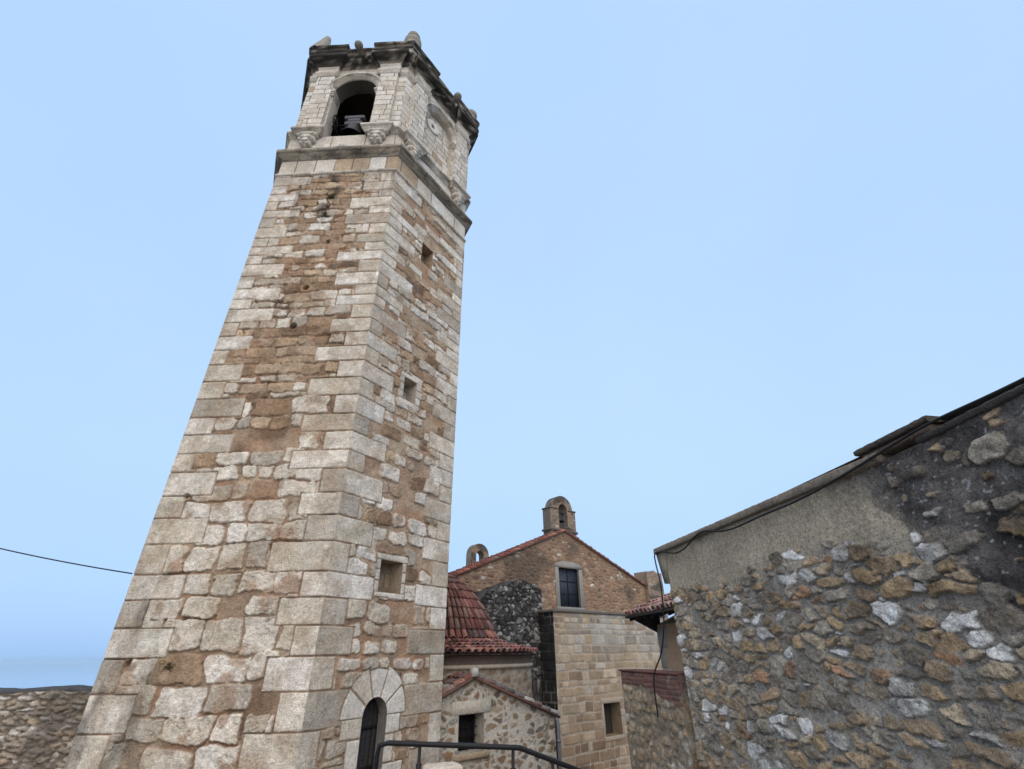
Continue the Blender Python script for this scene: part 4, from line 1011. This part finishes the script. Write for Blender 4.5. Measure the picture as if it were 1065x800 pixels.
m = MB(); m.grid(np.stack([D0[0] + rr * np.cos(T), D0[1] + rr * np.sin(T), Z], -1), np.clip(col, .01, .9)); m.build('drum_wall', M_RUBBLE, DOME, smooth=True)
m = MB(); T2 = np.linspace(-math.pi, math.pi, 97); cp = [(RD, -.36), (RD + .06, -.34), (RD + .07, -.27), (RD + .03, -.24), (RD + .03, -.12), (RD + .13, -.02)]
P = np.array([[D0 + vec(r * math.cos(t), r * math.sin(t), z) for t in T2] for r, z in cp]); uu = T2[None, :] * 3 + np.zeros((len(cp), 1)); vv = np.array([z for r, z in cp])[:, None] + 0 * uu
m.grid(P, lerp(np.array((.46, .38, .30)), np.array((.085, .062, .048)), sstep(-.262, -.245, vv) * .9 + .1 * fbm(uu, vv, 3, 3, 3))); m.build('drum_cornice', M_STONE, DOME)
prof = [(3.40, .02), (2.95, .12), (2.55, .22), (2.25, .31), (2.08, .40), (2.0, .55), (1.90, .80), (1.77, 1.08), (1.60, 1.38), (1.38, 1.68), (1.10, 1.97), (.78, 2.22), (.45, 2.40), (.12, 2.48)]
pr = np.array(prof); sl = np.concatenate([[0], np.cumsum(np.hypot(*np.diff(pr, axis=0).T))]); ROWL = .335; NR = int(sl[-1] / ROWL); NC = 64
def dome_S(a, b):
    s = min(b * ROWL, sl[-1]); r, z = np.interp(s, sl, pr[:, 0]), np.interp(s, sl, pr[:, 1])
    r2, z2 = np.interp(min(s + .12, sl[-1]), sl, pr[:, 0]), np.interp(min(s + .12, sl[-1]), sl, pr[:, 1]); r1, z1 = np.interp(max(s - .12, 0), sl, pr[:, 0]), np.interp(max(s - .12, 0), sl, pr[:, 1])
    t = 2 * math.pi * a / NC; er = vec(math.cos(t), math.sin(t), 0); ac = vec(-math.sin(t), math.cos(t), 0)
    q = vec(r2 - r1, z2 - z1, 0); q = q / np.linalg.norm(q); nr = er * q[1] + UP * -q[0]
    return D0 + er * r + UP * z, ac, nr
TP = [(.235, .10, .085), (.20, .082, .072), (.30, .15, .115), (.15, .07, .062), (.25, .15, .125), (.265, .115, .09), (.22, .10, .085), (.12, .075, .068)]
SK = 4                                              # the flared skirt has more, narrower columns than the dome
rad_at = lambda b: float(np.interp(min(b * ROWL, sl[-1]), sl, pr[:, 0]))
m = MB(); roof_tiles(m, lambda a, b: dome_S(a * NC / 92.0, b), 92, SK, lambda b: rad_at(b) * math.pi / 92 * .90, 3, lift=.03, pal=TP)
roof_tiles(m, lambda a, b: dome_S(a, b + SK - .1), NC, NR - SK, lambda b: max(.03, rad_at(b + SK) * math.pi / NC * .86), 4, lift=.035, pal=TP)
T3 = np.linspace(-math.pi, math.pi, 129)
P = np.array([[D0 + vec((r - .02) * math.cos(t), (r - .02) * math.sin(t), z - .03) for t in T3] for r, z in prof]); m.grid(P, (.05, .03, .026))
P = np.array([[D0 + vec(r * math.cos(t), r * math.sin(t), z) for t in T3] for r, z in ((3.2, -.06), (3.36, -.03))]); m.grid(P, (.12, .08, .06))
m.build('dome_roof', M_TILE, DOME)

# ================================================================== SMALL GABLED CHAPEL
CC = vec(1.03, 15.80, 0); CHAPEL = thing('side_chapel', 'low gabled chapel of brown stones in pale mortar, between tower and annex', 'chapel', (-.6, 14.6, -5))
HC0 = CC - dC * 4.15                              # left end, against the tower
AP = (4.15 - 2.78, -.52)
def chap_top(u): return np.where(u < AP[0], AP[1] - (AP[0] - u) * .385, AP[1] - (u - AP[0]) * .358)
def pat_chapel(U, Z):
    sd, ids, cu, cv = rubble(U, Z, 561, .235, .14, .014, .34, .06, .7, .98); sd = sd + .065 * (fbm(U, Z, 562, 6, 3) - .5)
    cover = sstep(.58, .70, fbm(U, Z, 563, 1.1, 4)); sd = sd + .02 * cover; sd = np.where(ids[1] < .05, .05, sd); st = sstep(.004, -.03, sd)
    h = -.008 + .012 * (fbm(U, Z, 560, 6, 3) - .5) + (.02 * ids[2] + .028 * (fbm(U, Z, 564, 6, 4) - .5)) * st
    c = pick(ids[0], [(.30, .22, .145), (.22, .165, .115), (.36, .29, .215), (.19, .16, .13), (.40, .37, .32), (.33, .21, .12)], [3, 2, 3, 1.5, 2, 1.2]) * (.8 + .4 * ids[4])[..., None]
    c = c * (.75 + .5 * fbm(U, Z, 565, 4, 4))[..., None]
    mo = np.array((.60, .55, .475)) * (.75 + .4 * fbm(U, Z, 566, 2.2, 4))[..., None]
    return h, lerp(mo, c, st)
CW = (4.15 - 3.17, 4.15 - 2.42, -2.02, -1.27)
m = MB(); slab_wall(m, HC0, dC, nC, 4.15, chap_top, .018, pat_chapel, thick=.45, z0=-5.6, coarse_below=-2.9, mask=lambda u, z: (u > CW[0]) & (u < CW[1]) & (z > CW[2]) & (z < CW[3]), snaps=list(CW[:2]) + [AP[0]])
m.build('gable_wall', M_RUBBLE, CHAPEL, smooth=True)
m = MB(); slab_wall(m, CC, eC, dC, 2.6, lambda u: -1.55 + 0 * u, .05, pat_chapel, thick=.4, z0=-5.6); m.build('side_wall', M_RUBBLE, CHAPEL, smooth=True)
m = MB(); recess(m, HC0, dC, nC, *CW, .42, (.44, .40, .34), 5)
m.box(HC0, dC, nC, UP, CW[0] - .20, CW[1] + .22, -.1, .018, CW[3] + .004, CW[3] + .27, (.55, .50, .42), .018)
m.box(HC0, dC, nC, UP, CW[0] - .12, CW[1] + .16, -.1, .06, CW[2] - .13, CW[2] - .004, (.42, .32, .22), .02)
WCH = m.build('window_surround', M_STONE, CHAPEL)
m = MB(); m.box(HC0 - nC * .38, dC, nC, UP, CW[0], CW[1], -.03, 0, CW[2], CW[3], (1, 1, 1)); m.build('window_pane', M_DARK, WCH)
m = MB()
for u in np.linspace(CW[0] + .10, CW[1] - .10, 4): m.tube([HC0 - nC * .30 + dC * u + UP * CW[2], HC0 - nC * .30 + dC * u + UP * CW[3]], .011, (1, 1, 1), 6)
for z in np.linspace(CW[2] + .12, CW[3] - .12, 4): m.tube([HC0 - nC * .30 + dC * CW[0] + UP * z, HC0 - nC * .30 + dC * CW[1] + UP * z], .011, (1, 1, 1), 6)
m.build('window_grille', M_IRON, WCH)
m = MB(); pa = HC0 + dC * AP[0] + UP * (AP[1] + .05) + nC * .12; DEP = 2.9
for ue, sl_, w_ in ((-.1, .385, 1), (4.25, .358, 2)):
    pe = HC0 + dC * ue + nC * .12 + UP * (float(AP[1] - abs(AP[0] - ue) * sl_) + .05); up = pa - pe; L0 = np.linalg.norm(up); up = up / L0
    nr = np.cross(eC, up); nr = nr if nr[2] > 0 else -nr
    plane_tiles(m, pe, eC, up, nr, DEP, L0, .21, .34, 11 + w_, slab=.06, pal=[(.20, .085, .07), (.15, .075, .062), (.25, .13, .10), (.26, .22, .19), (.12, .085, .075)] if w_ == 1 else [(.25, .20, .17), (.20, .13, .105), (.33, .30, .26), (.16, .13, .115)])
m.build('roof', M_TILE, CHAPEL)
m = MB(); m.prism([pa + dC * -.10 + UP * -.02 + nC * .03, pa + dC * .10 + UP * -.02 + nC * .03, pa + dC * .05 + UP * .16 + nC * .03, pa + dC * -.04 + UP * .17 + nC * .03], eC * .22, (.52, .49, .44)); m.build('ridge_cap', M_STONE, CHAPEL)
dp = CC + dC * .02 + nC * .10
DP = thing('downpipe', 'grey metal downpipe at the right corner of the low chapel', 'downpipe', tuple(dp + UP * -5))
m = MB(); m.tube([dp + UP * -5, dp + UP * -1.72, dp + UP * -1.60 - nC * .02, dp + UP * -1.50 - nC * .06 - dC * .05], .05, (1, 1, 1), 12); m.build('pipe', M_ZINC, DP, smooth=True)
for z in (-2.05, -3.3): m = MB(); m.tube([dp + UP * (z - .03), dp + UP * (z + .03)], .062, (1, 1, 1), 12); m.build('pipe_clip', M_ZINC, DP)

# ================================================================== RIGHT-HAND BUILDING
azw = rad(-11); dW = -dirv(azw); nW = vec(-math.cos(azw), -math.sin(azw) * -1 * -1, 0)
nW = np.cross(UP, dW); nW = nW if nW[0] < 0 else -nW
W0 = vec(2.30, 7.97, 0) + dW * .24                           # far end; u grows towards the viewer
RB = thing('stone_house', 'long rubble-walled building with grey cement eaves and a black weathered end, along the right', 'building', (4.5, 4, -4))
def wall_top(u): return np.where(u < 3.98, 1.36, 1.36 + .06 * (u - 3.98)) + .006 * np.sin(u * 5)
def pat_right(U, Z):
    wz = fbm(U, Z, 570, .8, 4)
    sd, ids, cu, cv = rubble(U, Z, 571, .215, .112, .011, .30, .05, .6, .95); sd = sd + .058 * (fbm(U, Z, 572, 9, 4, .62) - .5)
    sd2, id2, cu2, cv2 = rubble(U, Z, 671, .12, .075, .008, .3, .12, .4, .95); sd2 = sd2 + .03 * (fbm(U, Z, 672, 18, 3) - .5)
    top = wall_top(cu)
    dark = sstep(-.25, .25, (cu - 3.86) * .9 + (cv - .62) * .9 + 1.1 * (fbm(U, Z, 573, .9, 4) - .5) - .12)  # black weathered end
    darkp = sstep(-.05, .05, (U - 3.98) + .05 * (fbm(U, Z, 574, 6, 3) - .5)) * sstep(.55, .95, Z + .3 * (wz - .5))
    dark = np.maximum(dark * sstep(2.8, 4.1, U + .6 * (wz - .5)), darkp)
    cem = sstep(-.12, .16, (cv - (top - .62)) + .28 * (fbm(cu, cv, 575, 1.2, 3) - .5)) * (1 - sstep(3.91, 4.06, U))         # cement band under the eaves
    sparse = np.clip(.07 + .58 * dark + 1.2 * cem, 0, 1.05)
    gone = ids[1] < sparse
    sdb = np.where(gone, .05, sd)
    small = np.maximum(np.where(id2[1] < .45 + .4 * dark + .9 * cem, .05, sd2), .012 - sdb)
    issm = sdb > .006
    s = np.where(issm, small, sdb); idc = [np.where(issm, b, a) for a, b in zip(ids, id2)]
    st = sstep(.001, -.007, s)
    fine = fbm(U, Z, 576, 26, 3) - .5; med = fbm(U, Z, 577, 7, 4) - .5
    prot = np.where(issm, .010 + .012 * idc[2], .014 + .034 * idc[2])
    h = .06 * (fbm(U, Z, 578, 2.8, 5, .6) - .5) * (1 - cem * .6) + .014 * (fbm(U, Z, 579, 12, 3) - .5) * (1 - .6 * cem) + (prot + .060 * med + .022 * fine) * st
    c = pick(idc[0], [(.50, .365, .225), (.44, .33, .22), (.42, .375, .31), (.56, .46, .33), (.80, .785, .755), (.31, .265, .215), (.45, .275, .17)], [3.0, 3.0, 2.8, 2.0, 2.6, 1.4, .8])
    c = c * (.75 + .45 * idc[4])[..., None] * (.72 + .56 * fbm(U, Z, 580, 9, 4))[..., None]
    c = lerp(c, np.array((.20, .18, .15)), sstep(.5, .68, fbm(U, Z, 581, 5, 4)) * .55)
    mo = np.array((.37, .345, .305)) * (.62 + .76 * fbm(U, Z, 582, 3, 5))[..., None]
    mo = lerp(mo, np.array((.47, .41, .32)) * (.75 + .5 * fbm(U * .7, Z * 1.6, 583, 2, 4))[..., None], np.clip(cem * 1.2, 0, 1))
    bl = np.array((.115, .105, .10)) * (.35 + 1.3 * sstep(.25, .75, fbm(U, Z, 584, 3, 6, .62)))[..., None]
    bl = lerp(bl, np.array((.42, .42, .43)), sstep(.74, .80, fbm(U, Z, 585, 36, 2)) * .8)         # flecks of lime
    mo = lerp(mo, bl, np.clip(dark * 1.05, 0, 1))
    dmp = sstep(.5, .7, fbm(U, Z, 587, .55, 4)) * sstep(2.6, .4, U) * .8; c = lerp(c, c * np.array((.62, .6, .6)), dmp); mo = lerp(mo, mo * np.array((.5, .5, .5)), dmp)
    c = lerp(c, c * .6, dark * (idc[5] < .35))
    # damp streaks hanging below the cement
    dr = sstep(.55, .75, fbm(U * 5, Z * .6, 586, 1, 3)) * sstep(-.2, .5, Z) * (1 - cem * .55)
    out_ = lerp(mo, c, st); return h, lerp(out_, out_ * np.array((.45, .44, .43)), dr * .6)
m = MB(); slab_wall(m, W0, dW, nW, 6.6, wall_top, .0095, pat_right, z0=-5.2, coarse_below=-1.9, back=False)
slab_wall(m, W0 + dW * 6.6, dW, nW, 6.0, lambda u: wall_top(u + 6.6), .06, pat_right, z0=-5.2, back=False)
RW = m.build('rubble_wall', M_RUBBLE, RB, smooth=True)
m = MB(); slab_wall(m, W0, -nW, -dW, 5.0, lambda u: 1.36 + .30 * u, .05, lambda U, Z: pat_right(U + 1.0, Z), z0=-5.2, back=False); m.build('end_wall', M_RUBBLE, RB, smooth=True)
# cement eaves block overhanging the far end, roof slabs
def cem_box(m, u0, u1, w0, w1, zf, th, seed, col=(.225, .20, .165)):
    us = np.linspace(u0, u1, max(4, int((u1 - u0) / .03))); ring = [(w0, -th), (w1 - .01, -th), (w1, -th + .012), (w1, -.012), (w1 - .012, 0), (w0, .0)]
    P = np.array([[W0 + dW * u + nW * (w + .006 * (float(hsh(np.array(int(u * 40)), np.array(k), seed)) - .5)) + UP * (float(zf(u)) + z + .006 * (float(hsh(np.array(int(u * 30)), np.array(k + 9), seed)) - .5)) for u in us] for k, (w, z) in enumerate(ring)])
    uu = us[None, :] + np.zeros((len(ring), 1)); vv = np.arange(len(ring))[:, None] * .1 + 0 * uu
    cc = np.array(col) * (.6 + .8 * fbm(uu, vv, seed, 2.5, 5))[..., None]; m.grid(P, cc)
    for k in (0, -1): m.add(P[:, k], [list(range(len(ring))) if k else list(range(len(ring)))[::-1]], np.array(col) * .9)
m = MB(); cem_box(m, -.26, 4.02, -4.5, .055, lambda u: 1.44, .085, 91, (.24, .205, .165)); m.build('eaves_slab', M_STONE, RB)
m = MB(); m.prism([W0 + dW * u + nW * .024 + UP * z for u, z in ((-.25, 1.356), (.02, 1.356), (.02, .90), (-.115, .90), (-.16, 1.05))], -nW * 1.6, np.array((.30, .265, .21)))
m.build('eaves_bracket', M_STONE, RB)
m = MB(); cem_box(m, 3.81, 4.51, -4.5, .035, lambda u: 1.53 + .035 * (u - 3.81), .05, 92, (.10, .085, .07)); cem_box(m, 3.86, 4.48, -4.4, .010, lambda u: 1.475 + .035 * (u - 3.86), .06, 94, (.13, .10, .08))
cem_box(m, 4.36, 12.4, -4.5, .03, lambda u: 1.36 + .06 * (u - 3.98) + .045, .05, 93, (.085, .08, .075)); m.build('roof_edge', M_STONE, RB)
m = MB(); a_, b_ = W0 - nW * .1 + UP * 1.44, W0 - nW * .1 + dW * 12.6 + UP * 1.7
m.add([a_, b_, b_ - nW * 4.9 + UP * .9, a_ - nW * 4.9 + UP * .9], [[0, 1, 2, 3]], (.17, .11, .085)); m.build('roof_slope', M_TILE, RB)

# cable along the eaves, dropping at the far end
cpts = [(9.0, 1.60), (6.4, 1.53), (5.4, 1.475), (4.8, 1.465), (4.4, 1.42), (3.9, 1.355), (3.3, 1.30), (2.7, 1.29), (2.2, 1.275), (1.9, 1.30), (1.55, 1.38), (1.3, 1.36), (1.0, 1.27), (.7, 1.25), (.3, 1.34), (.06, 1.345)]
def spline(pts, n=6):
    pts = [np.asarray(p, float) for p in pts]; out_ = []
    for i in range(len(pts) - 1):
        p0, p1, p2, p3 = pts[max(i - 1, 0)], pts[i], pts[i + 1], pts[min(i + 2, len(pts) - 1)]
        for k in range(n):
            t = k / n; out_.append(.5 * ((2 * p1) + (p2 - p0) * t + (2 * p0 - 5 * p1 + 4 * p2 - p3) * t * t + (3 * p1 - p0 - 3 * p2 + p3) * t ** 3))
    return out_ + [pts[-1]]
pa = [W0 + dW * (u - .24) + nW * .075 + UP * z for u, z in cpts]
pb = [W0 + dW * -.20 + nW * .075 + UP * 1.2, W0 + dW * -.16 + nW * .07 + UP * .9, W0 + dW * -.20 + nW * .08 + UP * .45, W0 + dW * -.40 + nW * .10 + UP * .0, W0 + dW * -.75 + nW * .12 + UP * -.35, W0 + dW * -.85 + nW * .09 + UP * -.85]
m = MB(); m.tube(spline(pa + pb), .011, (1, 1, 1), 7); tag(m.build('cable', M_CABLE, smooth=True), 'black cable sagging along the eaves of the right-hand building and down its end', 'cable')

# ================================================================== BRICK-TOPPED LOW WALL
LW0 = vec(2.31, 7.93, 0); azl = rad(-11.5); dl = dirv(azl); nl = np.cross(dl, UP); nl = nl if nl[0] < 0 else -nl
WLL = 2.12
def pat_low(U, Z):
    sd, ids, cu, cv = rubble(U, Z, 601, .20, .15, .016, .34, .2, .4, .9); sd = sd + .03 * (fbm(U, Z, 602, 10, 3) - .5); st = sstep(.003, -.02, sd)
    h = .02 * (fbm(U, Z, 603, 5, 4) - .5) + (.012 + .035 * ids[2] + .03 * (fbm(U, Z, 604, 8, 4) - .5)) * st
    c = pick(ids[0], [(.40, .29, .185), (.33, .25, .17), (.47, .37, .25), (.52, .48, .41), (.24, .19, .15)], [3, 3, 2, 1, 1]) * (.7 + .6 * fbm(U, Z, 605, 7, 4))[..., None]
    mo = np.array((.33, .285, .22)) * (.65 + .7 * fbm(U, Z, 606, 3, 4))[..., None]; col = lerp(mo, c, st)
    sb, ib, _, _ = coursed(U, Z, 611, .062, .068, .24, .28, .006, .004, .006, 3, 0); sb = sb + .006 * (fbm(U, Z, 612, 20, 2) - .5); sk = sstep(.002, -.008, sb)
    cb = pick(ib[0], [(.20, .098, .078), (.165, .08, .067), (.225, .125, .10), (.15, .09, .078)], [3, 2, 2, 1]) * (.75 + .5 * fbm(U, Z, 613, 9, 3))[..., None]
    cb = lerp(np.array((.27, .19, .165)) * .8, cb, sk)
    pl = sstep(.55, .62, fbm(U, Z, 614, 3.5, 4)) * sstep(1.1, .7, U); cb = lerp(cb, np.array((.30, .26, .225)), pl * .8)
    br = sstep(-.015, .015, Z - (-.60 - .12 * np.sin(U * 1.4 + 2.2) + .10 * (fbm(U, Z, 615, 4, 3) - .5)))
    return h * (1 - br) + (.012 + .010 * sk) * br, lerp(col, cb, br)
LOW = thing('low_wall', 'low rubble wall topped with red bricks, running from the right-hand building', 'wall', (2.1, 9, -4))
m = MB(); slab_wall(m, LW0, dl, nl, WLL, lambda u: -.30 + .012 * np.sin(u * 6), .013, pat_low, thick=.36, z0=-5.4, coarse_below=-2.6, cap_col=(.15, .075, .065)); m.build('wall_body', M_RUBBLE, LOW, smooth=True)
m = MB(); m.box(LW0, dl, nl, UP, .0, WLL + .03, -.38, .03, -.302, -.275, (.16, .075, .065), .008); m.build('brick_coping', M_STONE, LOW)

# ================================================================== TILED HOUSE BEHIND THE LOW WALL
HW0 = vec(3.45, 13.0, 0); dH = -dirv(azw); nH = nW; HS = thing('tiled_house', 'plastered house corner with overhanging red tiled eaves, behind the brick-topped wall', 'house', (4.5, 11, -4))
def pat_plaster(U, Z):
    h = .012 * (fbm(U, Z, 620, 2, 4) - .5); c = lerp(np.array((.40, .29, .20)), np.array((.33, .235, .165)), fbm(U, Z, 621, 1.5, 4)); return h, c
m = MB(); slab_wall(m, HW0, dH, nH, 5.2, lambda u: .56 + 0 * u, .04, pat_plaster, thick=.4, z0=-5.5); slab_wall(m, HW0, -nH, -dH, 4.0, lambda u: .56 + .42 * u, .06, pat_plaster, thick=.4, z0=-5.5)
m.build('plaster_wall', M_PLASTER, HS, smooth=True)
m = MB()
for k in range(14):
    z0 = .5 - (k + 1) * .42; ln = .26 if k % 2 else .46
    m.box(HW0, dH, nH, UP, -.012, ln, -.20, .018, z0, z0 + .405, np.array((.36, .355, .34)) * random.uniform(.85, 1.1), .012)
m.build('corner_quoins', M_STONE, HS)
m = MB(); sl_ = .36; up = -nH + UP * sl_; up = up / np.linalg.norm(up); EO = HW0 + nH * .74 + dH * -.10 + UP * .76
nr = np.cross(up, dH); nr = nr if nr[2] > 0 else -nr
plane_tiles(m, EO, dH, up, nr, 5.4, 4.6, .22, .36, 31, pal=[(.34, .195, .17), (.28, .15, .13), (.42, .28, .25), (.36, .23, .20), (.22, .14, .125)], slab=.05, slab_col=(.06, .05, .045)); m.build('tile_roof', M_TILE, HS)
m = MB()
for k in range(14): m.box(EO + dH * (.1 + k * .4) - nr * .05, dH, up, nr, -.04, .04, .04, .82, -.09, -.002, (.03, .026, .023), .004)
m.prism([HW0 + dH * -.02 + UP * .40 + nH * .01, HW0 + dH * -.02 + UP * .70 + nH * .62, HW0 + dH * -.02 + UP * .74 + nH * .62, HW0 + dH * -.02 + UP * .95 - nH * .1, HW0 + dH * -.02 + UP * .5 - nH * .1], dH * .05, (.06, .05, .045)); m.build('eaves_rafters', M_WOOD, HS)

# ================================================================== LEFT RUBBLE WALL
def pat_left(U, Z):
    sd, ids, cu, cv = rubble(U + .8 * Z, Z, 631, .25, .085, .004, .3, .05, .6, .95); sd = sd + .05 * (fbm(U, Z, 632, 12, 3) - .5); st = sstep(.003, -.02, sd)
    h = -.03 + .02 * (fbm(U, Z, 633, 6, 4) - .5) + (.03 + .045 * ids[2] + .03 * (fbm(U, Z, 634, 8, 4) - .5)) * st
    c = pick(ids[0], [(.52, .46, .39), (.42, .35, .28), (.62, .57, .51), (.32, .27, .22), (.46, .36, .26)], [3, 3, 2, 2, 2]) * (.7 + .6 * fbm(U, Z, 635, 7, 4))[..., None]
    c = lerp(c, np.array((.085, .08, .072)), sstep(.55, .68, fbm(U, Z, 636, 1.0, 4)) * .6)
    return h, lerp(np.array((.21, .18, .145)), c, st)
LV = vec(-18.0, 11.0, 0); lm = MB(); dlv = vec(1, .03, 0) / np.linalg.norm(vec(1, .03, 0)); nlv = vec(.03, -1, 0) / np.linalg.norm(vec(1, .03, 0))
slab_wall(lm, LV, dlv, nlv, 10.45, lambda u: -.54 + .02 * np.sin(u * 3.1) + .015 * np.sin(u * 11), .02, pat_left, thick=.7, z0=-4.5, coarse_below=-2.2, cap_col=(.07, .07, .075))
LWALL = thing('parapet_wall', 'grey dry rubble parapet wall left of the tower, against the sea', 'wall', (-12, 11, -4)); lm.build('wall_body', M_RUBBLE, LWALL, smooth=True)
m = MB(); uu = np.linspace(0, 10.45, 120)
P = np.array([[LV + dlv * u - nlv * w + UP * (-.545 + z + .02 * math.sin(u * 3.1) + .03 * float(fbm(np.array(u), np.array(w * 5), 8, 3, 3))) for u in uu] for w, z in ((.26, -.03), (.28, .02), (.40, .05), (.60, .045), (.72, -.03))])
m.grid(P, (.085, .088, .098)); m.build('mortar_capping', M_STONE, LWALL, smooth=True)
# cable from the left to the tower
q1 = vec(-7.80, 10.20, 1.52); q0 = vec(-19.0, 11.5, 4.25)
m = MB(); m.tube([q0 + (q1 - q0) * t + UP * (-.25 * 4 * t * (1 - t)) for t in np.linspace(0, 1, 30)], .014, (1, 1, 1), 6); tag(m.build('cable', M_CABLE, smooth=True), 'thin black cable strung across the sky to the left edge of the tower', 'cable')

# ================================================================== HANDRAIL AND STONES AT THE FOOT
RAIL = thing('handrail', 'black iron handrail at the terrace edge, sloping down to the right', 'handrail', (-.9, 5.0, -1.62))
pts = [vec(-1.20, 5.02, -1.62), vec(-1.19, 5.01, -.74), vec(-1.175, 5.0, -.665), vec(-1.10, 5.0, -.648), vec(-.07, 5.0, -.69), vec(.02, 5.03, -.70), vec(.62, 5.3, -.93), vec(1.35, 5.75, -1.25)]
m = MB(); m.tube(pts, .02, (1, 1, 1), 10); m.build('rail', M_IRON, RAIL, smooth=True)
for x, y, zt, zb in ((-.83, 5.0, -.66, -1.62), (-.04, 5.01, -.70, -1.62), (.30, 5.155, -.80, -1.75), (1.1, 5.6, -1.13, -2.2)):
    m = MB(); m.tube([vec(x, y, zt), vec(x, y, zb)], .014, (1, 1, 1), 8); m.tube([vec(x, y, zt - .13), vec(x, y, zb)], .024, (1, 1, 1), 8); m.build('post', M_IRON, RAIL, smooth=True)
def lump(m, c, rx, ry, rz, col, seed, yaw=0):
    n1_, n2_ = 22, 14; T, Pq = np.meshgrid(np.linspace(0, 2 * np.pi, n1_), np.linspace(-np.pi / 2, np.pi / 2, n2_)); p = .34
    f = lambda v: np.sign(v) * np.abs(v) ** p
    x, y, z = f(np.cos(Pq)) * f(np.cos(T)), f(np.cos(Pq)) * f(np.sin(T)), f(np.sin(Pq)); k = 1 + .16 * (fbm(x * 2 + 5, y * 2 + z * 2, seed, 1.5, 3) - .5)
    cy, sy = math.cos(yaw), math.sin(yaw); X, Y = rx * x * k, ry * y * k
    m.grid(np.stack([c[0] + X * cy - Y * sy, c[1] + X * sy + Y * cy, c[2] + rz * z * k], -1), np.array(col) * (.7 + .6 * fbm(T * 2, Pq * 3, seed, 2, 4))[..., None])
for c, r, col, lab in (((-1.42, 11.3, -2.05), (.34, .30, .26), WHITE2, 'pale squared boulder on the pier at the tower foot, the upper one'), ((-1.30, 11.15, -2.6), (.46, .4, .32), TAN3, 'tan block of stone under the pale boulder at the tower foot'),):
    m = MB(); lump(m, c, *r, col, int(abs(c[2]) * 100), .5); tag(m.build('boulder', M_STONE, smooth=True), lab, 'boulder')
